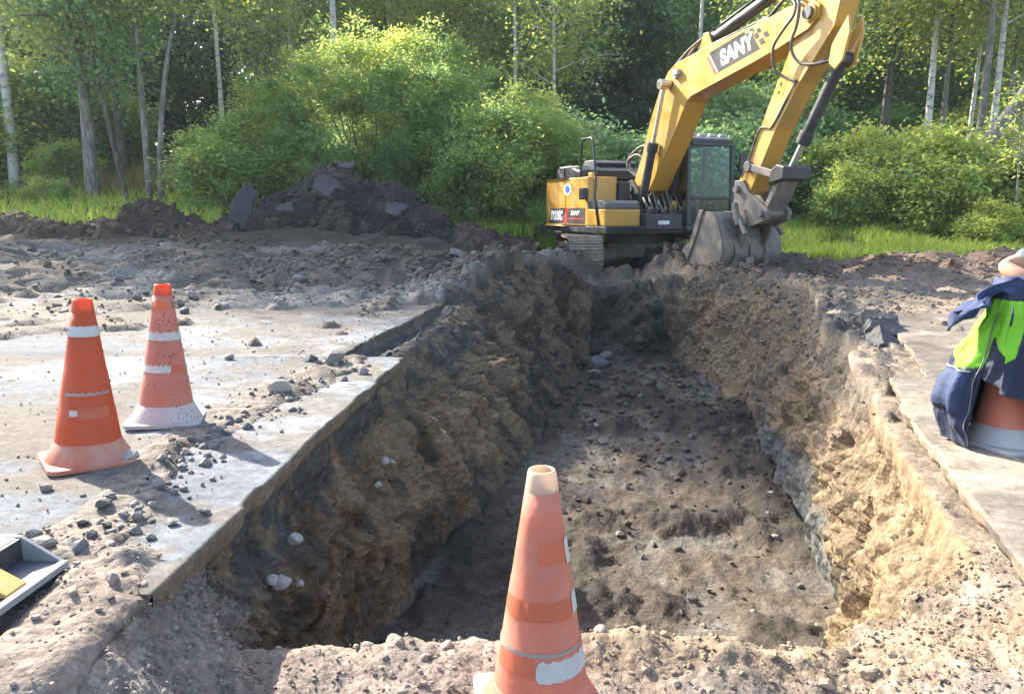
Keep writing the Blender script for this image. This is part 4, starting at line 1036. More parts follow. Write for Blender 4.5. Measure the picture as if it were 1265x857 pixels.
bp_ = [(3.32, 4.37, .36), (3.27, 4.33, .60), (3.18, 4.27, .86), (3.125, 4.225, 1.02), (3.10, 4.20, 1.10), (3.075, 4.175, 1.19), (3.08, 4.18, 1.25),   # 0-6 trunk, neck, head
       (3.02, 4.14, .955), (2.625, 4.155, .845), (2.67, 4.075, .80), (2.80, 3.99, .735), (2.845, 3.965, .715),                                              # 7-11 near arm
       (3.28, 4.38, .955), (3.16, 4.58, .72), (3.02, 4.40, .62), (2.98, 4.36, .60),                                                                      # 12-15 far arm
       (3.24, 4.25, .36), (2.97, 4.02, .50), (3.10, 4.10, .10), (3.08, 4.09, .04), (2.92, 3.98, .03),                                                      # 16-20 near leg
       (3.42, 4.44, .36), (3.14, 4.52, .46), (3.32, 4.56, .10), (3.30, 4.55, .04), (3.14, 4.46, .03)]                                                     # 21-25 far leg
be = [(0, 1), (1, 2), (2, 3), (3, 4), (4, 5), (5, 6), (2, 7), (7, 8), (8, 9), (9, 10), (10, 11), (2, 12), (12, 13), (13, 14), (14, 15), (0, 16), (16, 17), (17, 18), (18, 19), (19, 20), (0, 21), (21, 22), (22, 23), (23, 24), (24, 25)]
br = [.13, .125, .14, .06, .052, .088, .078, .062, .043, .044, .030, .030, .062, .042, .030, .03, .085, .06, .04, .042, .034, .085, .06, .04, .042, .034]
skin("body", [rel(p) for p in bp_], be, br, M_skin, pr)
skin("t_shirt", [rel(p) for p in [(3.31, 4.36, .42), (3.27, 4.33, .60), (3.18, 4.27, .86), (3.13, 4.23, .99), (3.02, 4.14, .955), (2.83, 4.145, .905), (2.70, 4.152, .872), (3.28, 4.38, .955), (3.21, 4.50, .82)]],
     [(0, 1), (1, 2), (2, 3), (2, 4), (4, 5), (5, 6), (2, 7), (7, 8)], [.145, .14, .155, .08, .078, .070, .062, .078, .07], M_tee, pr)
skin("trousers", [rel(p) for p in [bp_[0], bp_[16], bp_[17], (3.09, 4.09, .14), bp_[21], bp_[22], (3.31, 4.55, .14)]], [(0, 1), (1, 2), (2, 3), (0, 4), (4, 5), (5, 6)], [.15, .105, .078, .058, .105, .078, .058], M_trou, pr)
for k in (18, 23):
    a_, b_, c_ = Vector(bp_[k]), Vector(bp_[k + 1]), Vector(bp_[k + 2])
    skin("boot", [rel(a_), rel(b_ + Vector((0, 0, 0.02))), rel(c_ + Vector((0, 0, 0.02)))], [(0, 1), (1, 2)], [.058, .06, .052], M_boot, pr)
hs_ = MB().lathe([(0.0, 0.10), (0.05, 0.088), (0.085, 0.05), (0.096, 0.0), (0.094, -0.035)], 20); ho_ = hs_.build("hair", M_hair, pr, True); ho_.location = rel((3.09, 4.19, 1.225)); ho_.rotation_euler = (R(-12), R(8), 0)
# face and ears: nose, mouth, eyes on the front of the head (towards the jacket)
fd = Vector((-0.72, -0.69, 0)); sdv = Vector((0.69, -0.72, 0)); hc = Vector((3.07, 4.17, 1.185))
MB().tube([rel(hc + fd * .085 + Vector((0, 0, .03))), rel(hc + fd * .108 + Vector((0, 0, -.008))), rel(hc + fd * .088 + Vector((0, 0, -.018)))], [.008, .014, .008], 8).build("nose", M_skin, pr, True)
MB().tube([rel(hc + fd * .083 + sdv * .025 + Vector((0, 0, -.045))), rel(hc + fd * .092 + Vector((0, 0, -.043))), rel(hc + fd * .083 - sdv * .025 + Vector((0, 0, -.045)))], .006, 6).build("mouth", M_or_dust, pr, True)
for s in (-1, 1):
    MB().tube([rel(hc + fd * .080 + sdv * (.032 * s) + Vector((0, 0, .022))), rel(hc + fd * .090 + sdv * (.032 * s) + Vector((0, 0, .022)))], [.010, .004], 8).build("eye", M_kb, pr, True)
    MB().tube([rel(hc + sdv * (.086 * s) + Vector((0, 0, .025))), rel(hc + sdv * (.098 * s) - fd * .01), rel(hc + sdv * (.088 * s) + Vector((0, 0, -.022)))], [.008, .012, .007], 8).build("ear", M_skin, pr, True)
def hand(wr, fwd, side, up):
    wr, fwd, side, up = Vector(wr), Vector(fwd).normalized(), Vector(side).normalized(), Vector(up).normalized()
    pts = [wr, wr + fwd * .05]; ed = [(0, 1)]; rd = [.028, (.034)]
    for i, (o_, l_) in enumerate(((.030, .070), (.010, .080), (-.010, .075), (-.029, .060))):
        b0 = len(pts); k0 = wr + fwd * .085 + side * o_
        pts += [k0, k0 + fwd * l_ * .45 - up * .012, k0 + fwd * l_ * .75 - up * .036, k0 + fwd * l_ * .8 - up * .055]
        ed += [(1, b0), (b0, b0 + 1), (b0 + 1, b0 + 2), (b0 + 2, b0 + 3)]; rd += [.0115, .0095, .0088, .0078]
    b0 = len(pts); t0 = wr + fwd * .035 + side * .035 - up * .005
    pts += [t0, t0 + fwd * .03 + side * .02 - up * .015, t0 + fwd * .055 + side * .018 - up * .03]; ed += [(1, b0), (b0, b0 + 1), (b0 + 1, b0 + 2)]; rd += [.014, .011, .0095]
    skin("hand", [rel(p) for p in pts], ed, rd, M_skin, pr, 0, 2)
hand(bp_[11], (0.75, -0.45, -0.45), (0.3, 0.85, -0.3), (0.4, 0.1, 0.9))
hand(bp_[15], (-0.5, -0.5, -0.6), (-0.6, 0.7, 0), (-0.4, -0.3, 0.8))
# ------------------------------------------------------------------ excavator
M_yel = mat_paint("excavator_yellow", (0.47, 0.245, 0.028), 0.36, 0.55, (0.27, 0.175, 0.075), scale=2.6, coat=0.3)
M_blk = mat_paint("excavator_black", (0.014, 0.016, 0.024), 0.38, 0.30, (0.11, 0.10, 0.09), scale=3.0)
M_dgr = mat_paint("dark_grey_metal", (0.060, 0.062, 0.068), 0.5, 0.45, (0.20, 0.17, 0.14), scale=4.0)
M_steel = mat_paint("worn_steel", (0.0902, 0.082, 0.0779), 0.5, 0.85, (0.22, 0.18, 0.135), scale=5.0, bump=0.4)
M_mudm = mat_paint("muddy_steel", (0.1312, 0.1107, 0.0902), 0.8, 0.8, (0.30, 0.25, 0.19), scale=6.0, bump=0.8)
M_track = mat_paint("muddy_track", (0.164, 0.1394, 0.1148), 0.85, 0.8, (0.34, 0.285, 0.22), scale=7.0, bump=0.9)
M_chrome = mat_paint("chrome_rod", (0.55, 0.55, 0.54), 0.22, 0.25, (0.35, 0.3, 0.24), metal=0.9, scale=6.0)
M_hose = mat_paint("hydraulic_hose", (0.060, 0.052, 0.048), 0.5, 0.6, (0.24, 0.19, 0.14), scale=10)
M_decd = mat_paint("decal_dark", (0.022, 0.023, 0.025), 0.75, 0.25, (0.14, 0.12, 0.1), scale=5)
M_decb = mat_paint("decal_black", (0.008, 0.008, 0.009), 0.75, 0.15, (0.08, 0.07, 0.06), scale=5)
M_red = mat_paint("decal_red", (0.55, 0.02, 0.025), 0.4, 0.15, scale=5)
M_white = mat_paint("decal_white", (0.615, 0.615, 0.6068), 0.4, 0.15, scale=5)
M_lemon = mat_paint("decal_lemon", (0.697, 0.5084, 0.0082), 0.4, 0.1, scale=5)
M_blue_d = mat_paint("decal_blue", (0.03, 0.16, 0.42), 0.4, 0.1, scale=5)
M_glass = mat_glass("cab_glass", (0.80, 0.92, 0.86), 0.02); M_roofw = mat_paint("pale_roof", (0.451, 0.451, 0.4428), 0.5, 0.4, scale=5)

EX = empty("excavator", (2.5, 15.8, -0.25), R(22 - 90))
tag(EX, "yellow and black tracked excavator with its bucket resting at the trench end", "excavator")

# --- undercarriage, standing in line with the trench
UA = R(-22)
def U(mb): return mb.rotz(UA)
shoe = MB().box((0, 0, 0), (0.178, 0.60, 0.022))
for x_ in (-0.06, 0.0, 0.06): shoe.box((x_, 0, 0.026), (0.014, 0.60, 0.030))
shoe_me = shoe.mesh("track_shoe"); shoe_me.materials.append(M_track)
TR, TXC, TZ = 0.43, 1.72, 0.475
def track_pt(s_):
    L1 = 2 * TXC; A1 = math.pi * TR; tot = 2 * L1 + 2 * A1; s_ %= tot
    if s_ < L1: return (-TXC + s_, TZ - TR, math.pi)                    # bottom run
    s_ -= L1
    if s_ < A1: t = -math.pi / 2 + s_ / TR; return (TXC + TR * math.cos(t), TZ + TR * math.sin(t), math.pi / 2 - t)
    s_ -= A1
    if s_ < L1: return (TXC - s_, TZ + TR - 0.02 * math.sin(math.pi * s_ / L1), 0.0)
    s_ -= L1; t = math.pi / 2 + s_ / TR
    return (-TXC + TR * math.cos(t), TZ + TR * math.sin(t), math.pi / 2 - t)
tot = 4 * TXC + 2 * math.pi * TR; nsh = 51
for sy in (-1.19, 1.19):
    ch = MB()
    pts = [track_pt(tot * k / 60) for k in range(60)]
    for k in range(60):
        a_, b_ = pts[k], pts[(k + 1) % 60]
        for dy in (-0.09, 0.09): ch.bar((a_[0] * 0.985, sy + dy, TZ + (a_[1] - TZ) * 0.90), (b_[0] * 0.985, sy + dy, TZ + (b_[1] - TZ) * 0.90), 0.05, 0.09, (0, 1, 0))
    tr = U(ch).build("track", M_mudm, EX)
    for k in range(nsh):
        x_, z_, t_ = track_pt(tot * (k + 0.5) / nsh)
        o = bpy.data.objects.new("track_shoe", shoe_me); COL.objects.link(o); o.parent = tr
        c, s = math.cos(UA), math.sin(UA)
        o.location = (x_ * c - sy * s, x_ * s + sy * c, z_)
        o.rotation_euler = (Matrix.Rotation(UA, 3, 'Z') @ Matrix.Rotation(t_, 3, 'Y')).to_euler()
    fr = MB().prism([(-1.55, 0.30), (1.45, 0.30), (1.5, 0.55), (1.2, 0.68), (-1.2, 0.68), (-1.5, 0.55)], sy - 0.17, sy + 0.17)
    U(fr).build("track_frame", M_mudm, EX, False, 0.02)
    U(MB().cyl((TXC, sy - 0.09, TZ), (TXC, sy + 0.09, TZ), 0.34, 22)).build("idler_wheel", M_mudm, EX)
    sp_ = MB().cyl((-TXC, sy - 0.06, TZ), (-TXC, sy + 0.06, TZ), 0.33, 22).cyl((-TXC, sy - 0.2, TZ), (-TXC, sy + 0.2, TZ), 0.2, 18)
    U(sp_).build("sprocket", M_mudm, EX)
    for k in range(7):
        U(MB().cyl((-1.2 + 0.4 * k, sy - 0.15, 0.19), (-1.2 + 0.4 * k, sy + 0.15, 0.19), 0.10, 14)).build("track_roller", M_mudm, EX)
cf_ = MB().box((0, 0, 0.62), (1.3, 1.3, 0.26))
for sx in (-1, 1):
    for sy in (-1, 1): cf_.bar((sx * 0.45, sy * 0.45, 0.62), (sx * 0.95, sy * 1.08, 0.52), 0.42, 0.22)
U(cf_).build("carbody", M_steel, EX, False, 0.02)
MB().cyl((0, 0, 0.75), (0, 0, 0.965), 0.62, 36).build("swing_bearing", M_dgr, EX)

# --- upper structure: x forward, y left
dk = MB().prismz([(1.35, -0.55), (1.35, 0.25), (1.28, 0.28), (-1.9, 1.30), (-1.9, -1.30), (0.2, -1.36), (1.22, -1.36), (1.22, -0.6)][::-1][::-1], 0.97, 1.10)
MB().box((-0.3, 0, 1.035), (3.1, 2.62, 0.13)).build("deck", M_blk, EX, False, 0.015)
MB().box((0.85, -1.0, 1.035), (0.8, 0.76, 0.125)).build("deck_step", M_blk, EX, False, 0.015)
# counterweight: rounded tail
def tail(off, x_front):
    p = [(x_front, -1.33 + off)]
    for k in range(13):
        t = R(-90 - 15 * k * 180 / 180); 
    ang = np.linspace(-78, 78, 15)
    for a_ in ang:
        p.append((-0.35 - (2.02 - off) * math.cos(R(a_)), (1.33 - off) * math.sin(R(a_)) / math.sin(R(78))))
    p.append((x_front, 1.33 - off)); return p
MB().prismz(tail(0.0, -1.45), 1.08, 2.02).build("counterweight", M_yel, EX, False, 0.07)
MB().prismz(tail(0.02, -1.45), 0.955, 1.075).build("counterweight_skirt", M_blk, EX, False, 0.02)
MB().box((-2.20, -0.52, 1.72), (0.02, 0.2, 0.38), Matrix.Rotation(R(-14), 3, 'Z')).build("counterweight_slot", M_decd, EX)
# right flank: doors, tank, tool box
MB().box((-0.98, -1.27, 1.56), (0.92, 0.12, 0.92)).build("side_door", M_yel, EX, False, 0.02)
MB().box((-0.02, -1.27, 1.56), (0.96, 0.12, 0.92)).build("side_door", M_yel, EX, False, 0.02)
MB().box((-0.02, -0.955, 1.555), (0.94, 0.50, 0.93)).build("fuel_tank", M_yel, EX, False, 0.03)
MB().box((0.30, -0.57, 1.50), (0.42, 0.24, 0.86)).build("hydraulic_tank", M_blk, EX, False, 0.02)
MB().box((-0.98, 1.27, 1.56), (0.92, 0.12, 0.92)).build("side_door", M_yel, EX, False, 0.02)
MB().box((0.84, -0.99, 1.26), (0.70, 0.74, 0.32)).build("tool_box", M_yel, EX, False, 0.03)
MB().prism([(0.49, 1.425), (1.19, 1.425), (1.17, 1.52), (1.08, 1.57), (0.49, 1.57)], -1.355, -0.625).build("tool_box_lid", M_dgr, EX, False, 0.02)
MB().box((1.195, -0.98, 1.33), (0.012, 0.10, 0.06)).build("tool_box_latch", M_yel, EX)
MB().box((-0.95, 0.05, 1.545), (1.0, 2.30, 0.90)).build("engine_bay", M_blk, EX)
MB().prism([(-1.62, 2.03), (-1.66, 2.16), (-1.5, 2.30), (-0.95, 2.30), (-0.62, 2.20), (-0.42, 2.20), (-0.42, 2.0)], -1.02, 0.85).build("engine_hood", M_blk, EX, False, 0.04)
MB().prism([(-1.45, 2.302), (-1.0, 2.302), (-0.92, 2.37), (-1.05, 2.43), (-1.4, 2.43), (-1.5, 2.37)], -0.45, 0.55).build("hood_scoop", M_dgr, EX, False, 0.02)
MB().cyl((-1.35, 0.62, 2.3), (-1.35, 0.62, 2.62), 0.05).build("exhaust", M_dgr, EX)
MB().box((-0.1, -0.95, 2.07), (0.16, 0.12, 0.11)).build("filler_cap", M_yel, EX, False, 0.02)
# flank print and badges
def decal(name, poly, y, mat, parent=EX, t=0.004, sgn=-1): return MB().prism(poly, y, y + sgn * t).build(name, mat, parent)
def text_mesh(txt, size, shear=0.25, bold=0.012):
    cu = bpy.data.curves.new("lettering", 'FONT'); cu.body = txt; cu.size = size; cu.shear = shear; cu.offset = bold; cu.extrude = 0.0025; cu.align_x = 'LEFT'
    o = bpy.data.objects.new("lettering_tmp", cu); COL.objects.link(o); bpy.context.view_layer.update()
    me = bpy.data.meshes.new_from_object(o.evaluated_get(bpy.context.evaluated_depsgraph_get())); bpy.data.objects.remove(o); bpy.data.curves.remove(cu); return me
def lettering(txt, origin, xdir, size, y, mat, parent=EX, shear=0.25, bold=0.012, sx=1.0, name="lettering"):
    """text on the right flank (normal -y); origin, xdir in (x,z)"""
    me = text_mesh(txt, size, shear, bold); xd = Vector((xdir[0], 0, xdir[1])).normalized(); nd = Vector((0, -1, 0)); ud = nd.cross(xd)
    mtx = Matrix(((xd.x * sx, ud.x, nd.x, origin[0]), (xd.y * sx, ud.y, nd.y, y), (xd.z * sx, ud.z, nd.z, origin[1]), (0, 0, 0, 1)))
    me.transform(mtx); return link(name, me, mat, parent)
yd = -1.332
decal("model_plate", [(-1.28, 1.14), (-0.60, 1.14), (-0.52, 1.44), (-1.20, 1.44)], yd, M_decb)
decal("model_stripe", [(-0.58, 1.14), (-0.45, 1.14), (-0.37, 1.44), (-0.50, 1.44)], yd, M_red)
decal("model_plate", [(-0.42, 1.14), (0.34, 1.14), (0.34, 1.44), (-0.34, 1.44)], yd, M_decb)
lettering("SY215C", (-1.20, 1.21), (1, 0), 0.24, yd - 0.005, M_white, sx=0.70)
lettering("SANY", (-0.26, 1.30), (1, 0), 0.12, yd - 0.005, M_white, sx=1.2, bold=0.006)
decal("model_underline", [(-0.34, 1.22), (0.30, 1.22), (0.30, 1.245), (-0.34, 1.245)], yd - 0.005, M_red)
em = [(-0.42 + 0.17 * math.cos(R(a_)), 1.80 + 0.12 * math.sin(R(a_))) for a_ in range(0, 360, 15)]
decal("round_badge", em, yd, M_white)
decal("badge_centre", [(-0.42 + 0.10 * math.cos(R(a_)), 1.80 + 0.07 * math.sin(R(a_))) for a_ in range(0, 360, 15)], yd - 0.005, M_blue_d)
MB().box((0.40, -1.40, 1.70), (0.18, 0.12, 0.22)).box((0.40, -1.34, 1.70), (0.05, 0.1, 0.05)).build("rear_view_mirror", M_blk, EX, False, 0.02)
# handrail on the right flank
hr = MB().tube([(0.10, -1.31, 1.75), (0.12, -1.31, 2.65), (0.16, -1.31, 2.72), (0.52, -1.31, 2.72), (0.58, -1.31, 2.66), (0.74, -1.32, 1.95), (0.80, -1.37, 1.60), (0.98, -1.38, 1.12)], 0.022, 8)
hr.build("handrail", M_blk, EX, True)
MB().tube([(-0.95, -1.15, 2.06), (-0.95, -1.15, 2.24), (-0.2, -1.15, 2.24), (-0.2, -1.15, 2.06)], 0.018, 8).build("handrail", M_blk, EX, True)
# --- cab (left front)
cx0, cx1, cy0, cy1, cz0, cz1 = -0.45, 1.36, 0.29, 1.34, 1.0, 2.66
cab = MB().box(((cx0 + cx1) / 2, (cy0 + cy1) / 2, cz0 + 0.06), (cx1 - cx0, cy1 - cy0, 0.12)).build("cab", M_blk, EX, False, 0.02)
pw = 0.075
def pil(a_, b_, w=pw): return MB().bar(a_, b_, w, w, (0, 1, 0)).build("cab_pillar", M_blk, cab, False, 0.015)
for yy in (cy0 + pw / 2, cy1 - pw / 2):
    pil((cx1 - 0.04, yy, cz0 + 0.12), (cx1 - 0.10, yy, cz1 - 0.06)); pil((cx0 + 0.05, yy, cz0 + 0.12), (cx0 + 0.05, yy, cz1 - 0.06)); pil((0.42, yy, cz0 + 0.12), (0.42, yy, cz1 - 0.06))
for z_ in (cz1 - 0.05, 1.62):
    MB().box((cx1 - 0.075 if z_ > 2 else cx1 - 0.055, (cy0 + cy1) / 2, z_), (0.07, cy1 - cy0 - 2 * pw, 0.06)).build("cab_crossbar", M_blk, cab, False, 0.01)
MB().prismz([(cx1 - 0.05, cy0 + 0.08), (cx1 - 0.05, cy1 - 0.08), (cx1 - 0.13, cy1), (cx0 + 0.08, cy1), (cx0, cy1 - 0.08), (cx0, cy0 + 0.08), (cx0 + 0.08, cy0), (cx1 - 0.13, cy0)], cz1 - 0.03, cz1 + 0.045).build("cab_roof", M_blk, cab, False, 0.02)
rf = MB().box((0.42, (cy0 + cy1) / 2, cz1 + 0.075), (1.5, 0.92, 0.055))
rf.build("roof_panel", M_roofw, cab, False, 0.02)
for k in range(4): MB().box((1.13, cy0 + 0.17 + 0.235 * k, cz1 + 0.128), (0.10, 0.15, 0.05)).build("roof_lamp", M_roofw, cab, False, 0.012)
def pane(name, vs): 
    o = MB().add(vs, [(0, 1, 2, 3)]).build(name, M_glass, cab); return o
gx = cx1 - 0.05; a0, a1 = cy0 + pw, cy1 - pw
pane("front_window", [(gx, a0, 1.65), (gx, a1, 1.65), (gx - 0.045, a1, cz1 - 0.08), (gx - 0.045, a0, cz1 - 0.08)])
pane("lower_front_window", [(gx + 0.005, a0, cz0 + 0.13), (gx + 0.005, a1, cz0 + 0.13), (gx, a1, 1.59), (gx, a0, 1.59)])
for yy, nm in ((cy0 + 0.03, "side_window"), (cy1 - 0.03, "door_window")):
    pane(nm, [(0.46, yy, 1.45), (gx - 0.05, yy, 1.45), (gx - 0.085, yy, cz1 - 0.07), (0.46, yy, cz1 - 0.07)])
    pane(nm, [(cx0 + 0.09, yy, 1.45), (0.38, yy, 1.45), (0.38, yy, cz1 - 0.07), (cx0 + 0.09, yy, cz1 - 0.07)])
    MB().box(((cx0 + cx1) / 2 - 0.04, yy, 1.285), (cx1 - cx0 - 0.16, 0.03, 0.33)).build("cab_side_panel", M_blk, cab, False, 0.008)
pane("rear_window", [(cx0 + 0.03, a0, 1.6), (cx0 + 0.03, a1, 1.6), (cx0 + 0.03, a1, cz1 - 0.07), (cx0 + 0.03, a0, cz1 - 0.07)])
MB().box((cx0 + 0.03, (cy0 + cy1) / 2, 1.36), (0.03, a1 - a0, 0.46)).build("rear_panel", M_blk, cab)
M_seat = mat_paint("seat_fabric", (0.05, 0.055, 0.065), 0.8, 0.2, scale=8); 
st_ = MB().box((0.25, 0.82, 1.50), (0.48, 0.5, 0.14)).box((0.0, 0.82, 1.85), (0.12, 0.48, 0.62), Matrix.Rotation(R(-8), 3, 'Y')).box((-0.02, 0.82, 2.23), (0.09, 0.28, 0.18)).box((0.25, 0.82, 1.27), (0.4, 0.4, 0.34))
st_.build("operator_seat", M_seat, cab, False, 0.04)
for yy in (0.50, 1.14): MB().box((0.30, yy, 1.62), (0.36, 0.14, 0.16)).tube([(0.42, yy, 1.68), (0.45, yy, 1.86)], 0.02).build("control_console", M_dgr, cab, False, 0.02)
MB().tube([(1.05, 0.83, 1.12), (0.98, 0.83, 1.55)], 0.02).tube([(1.12, 0.72, 1.12), (1.02, 0.72, 1.5)], 0.02).build("travel_lever", M_dgr, cab, True)
MB().tube([(1.22, 1.36, 2.1), (1.32, 1.52, 2.15), (1.32, 1.52, 2.35)], 0.012).box((1.33, 1.52, 2.3), (0.05, 0.17, 0.30)).build("rear_view_mirror", M_blk, EX, False, 0.01)
# lumber under the boom foot
MB().box((0.85, -0.18, 1.18), (0.95, 0.78, 0.30)).build("front_deck", M_blk, EX, False, 0.02)
for yy in (-0.30, 0.30): MB().prism([(-0.25, 1.10), (0.75, 1.10), (0.60, 1.75), (0.35, 1.98), (0.05, 1.90)], yy - 0.03, yy + 0.03).build("boom_bracket", M_blk, EX, False, 0.01)
MB().cyl((0.32, -0.36, 1.80), (0.32, 0.36, 1.80), 0.075).build("boom_foot_pin", M_dgr, EX)
vb = MB()
for k in range(9):
    y_ = -0.42 + 0.10 * k
    vb.tube([(0.55, y_ * 0.5, 1.55), (0.95, y_, 1.62 + 0.06 * (k % 3)), (1.12, y_, 1.42), (1.08, y_, 1.30)], 0.022, 7)
vb.build("valve_hoses", M_hose, EX, True)
for k in range(5): MB().cyl((1.10, -0.40 + 0.17 * k, 1.36), (1.16, -0.40 + 0.17 * k, 1.44), 0.035).build("hose_fitting", M_chrome, EX)
MB().box((1.0, 0.20, 1.42), (0.14, 0.12, 0.30)).build("swivel_cover", M_yel, EX, False, 0.03)
MB().box((1.3265, -0.20, 1.17), (0.006, 0.24, 0.07)).build("plate", M_white, EX)

# --- boom
BW = 0.21
boom_poly = [(0.18, 1.72), (0.24, 1.92), (0.51, 2.40), (0.76, 3.02), (1.08, 3.57), (1.33, 3.84), (1.58, 3.94), (2.36, 4.04), (3.52, 4.14), (4.24, 4.23), (4.80, 4.27), (4.97, 4.14), (4.95, 3.98), (4.78, 3.86), (4.22, 3.72), (3.56, 3.59), (2.66, 3.43), (2.05, 3.32), (1.92, 3.24), (1.51, 2.65), (0.80, 1.76), (0.45, 1.62)]
boom = MB().prism(boom_poly, -BW + 0.012, BW - 0.012).build("boom", M_yel, EX, False, 0.012)
def inset(poly, k):
    c = Vector((sum(p[0] for p in poly) / len(poly), sum(p[1] for p in poly) / len(poly))); out_ = []
    n = len(poly)
    for i in range(n):
        a_, b_, d_ = Vector(poly[i - 1]), Vector(poly[i]), Vector(poly[(i + 1) % n])
        t = (d_ - a_).normalized(); nn = Vector((t.y, -t.x)); out_.append(tuple(b_ + nn * k))
    return out_
# side plates stand proud of the box like the welded plates they are
for s in (-1, 1): MB().prism(inset(boom_poly, -0.0 if s else 0), s * (BW - 0.010), s * (BW + 0.004)).build("boom_side_plate", M_yel, boom, False, 0.004)
MB().cyl((4.82, -0.30, 4.06), (4.82, 0.30, 4.06), 0.085, 18).build("boom_tip_pin", M_dgr, boom)
MB().cyl((1.40, -0.40, 3.60), (1.40, 0.40, 3.60), 0.085, 18).build("cylinder_pin", M_blk, boom)
MB().cyl((1.62, -BW - 0.07, 3.72), (1.62, -BW, 3.72), 0.06, 14).box((1.66, -BW - 0.05, 3.77), (0.14, 0.08, 0.09)).build("work_lamp", M_roofw, boom, False, 0.01)
yb = -BW - 0.0045
def q2(o, xd, ud, u, v): return (o[0] + xd[0] * u + ud[0] * v, o[1] + xd[1] * u + ud[1] * v)
bo, bx, bu = (2.70, 3.585), Vector((1.02, 0.185)).normalized(), Vector((-0.24, 0.30)).normalized()
bx = (bx.x, bx.y); bu = (bu.x, bu.y)
H_ = 0.37
def bp4(u0, u1, v0=0.0, v1=H_, w=None): return [q2(bo, bx, bu, u0, v0), q2(bo, bx, bu, u1, v0), q2(bo, bx, bu, u1 if w is None else w, v1), q2(bo, bx, bu, u0, v1)]
decal("brand_panel", bp4(0.10, 1.10), yb, M_decd, boom)
decal("brand_panel_edge", bp4(0.10, 0.98, H_ + 0.004, H_ + 0.06), yb, M_decb, boom)
decal("brand_stripe", bp4(0.0, 0.06), yb, M_red, boom); decal("brand_stripe", bp4(0.063, 0.096), yb, M_white, boom)
lo = q2(bo, bx, bu, 0.23, 0.075)
lettering("SANY", lo, bx, 0.335, yb - 0.005, M_white, boom, shear=-0.10, bold=0.016, sx=0.93)
for (u, v, sz_) in ((1.16, 0.05, 0.10), (1.30, 0.13, 0.09), (1.12, 0.20, 0.09), (1.10, 0.34, 0.07), (1.22, 0.27, 0.07)):
    decal("brand_square", bp4(u, u + sz_, v, v + sz_), yb, M_decd, boom)
# --- cylinders
def ram(name, a_, b_, frac, r, y, rod_r, parent=EX):
    a3, b3 = Vector((a_[0], y, a_[1])), Vector((b_[0], y, b_[1])); m_ = a3 + (b3 - a3) * frac; d_ = (b3 - a3).normalized()
    o = MB().cyl(a3, m_, r, 18).cyl(m_ - d_ * 0.16, m_ + d_ * 0.02, r * 1.28, 18).cyl(a3 - Vector((0, r * 1.2, 0)), a3 + Vector((0, r * 1.2, 0)), r * 1.15, 16).build(name, M_blk, parent, False, 0.008)
    MB().cyl(m_, b3, rod_r, 16).cyl(b3 - Vector((0, r * 1.3, 0)), b3 + Vector((0, r * 1.3, 0)), r * 1.1, 16).build("rod", M_chrome, o)
    MB().tube([a3 + d_ * 0.15 + Vector((0, 0, r * 1.3)), a3 + d_ * 0.3 + Vector((-0.02, 0, r * 1.6)), m_ - d_ * 0.12 + Vector((-0.02, 0, r * 1.6))], 0.02, 7).build("oil_pipe", M_blk, o, True)
    return o
for y in (-0.335, 0.335): ram("boom_cylinder", (0.72, 1.38), (1.40, 3.60), 0.55, 0.080, y, 0.042)
ram("arm_cylinder", (2.28, 4.20), (5.22, 4.90), 0.60, 0.092, 0.0, 0.052)
for s in (-1, 1): MB().prism([(2.10, 3.99), (2.50, 4.04), (2.36, 4.31), (2.22, 4.31)], s * 0.11 - 0.02, s * 0.11 + 0.02).build("cylinder_lug", M_yel, boom, False, 0.006)
# --- stick
SW = 0.165
stick_poly = [(4.72, 4.45), (4.59, 4.04), (4.31, 3.49), (3.96, 2.86), (3.66, 2.23), (3.40, 1.86), (3.42, 1.70), (3.55, 1.63), (3.68, 1.68), (3.93, 2.12), (4.18, 2.56), (4.63, 3.18), (4.93, 3.50), (5.22, 3.82), (5.30, 4.13), (5.42, 4.75), (5.34, 4.98), (5.10, 4.96)]
stick = MB().prism(stick_poly, -SW + 0.010, SW - 0.010).build("stick", M_yel, EX, False, 0.012)
for s in (-1, 1): MB().prism(stick_poly, s * (SW - 0.008), s * (SW + 0.004)).build("stick_side_plate", M_yel, stick, False, 0.004)
for s in (-1, 1): MB().prism([(5.16, 3.60), (5.42, 3.92), (5.46, 3.70), (5.36, 3.36), (5.24, 3.26), (5.12, 3.36)], s * 0.115 - 0.02, s * 0.115 + 0.02).build("cylinder_lug", M_yel, stick, False, 0.006)
ram("bucket_cylinder", (5.24, 3.40), (4.34, 1.96), 0.72, 0.082, 0.0, 0.045)
MB().cyl((4.82, -0.25, 4.06), (4.82, 0.25, 4.06), 0.12, 20).build("stick_pivot_boss", M_yel, stick, False, 0.01)
decal("warning_label", [(4.18, 3.28), (4.36, 3.25), (4.29, 3.04), (4.11, 3.07)], -SW - 0.0045, M_lemon, stick)
MB().prism([(4.24, 3.24), (4.29, 3.23), (4.27, 3.17), (4.22, 3.18)], -SW - 0.0087, -SW - 0.0107).prism([(4.20, 3.12), (4.25, 3.11), (4.23, 3.07), (4.18, 3.08)], -SW - 0.0087, -SW - 0.0107).build("warning_mark", M_decb, stick)
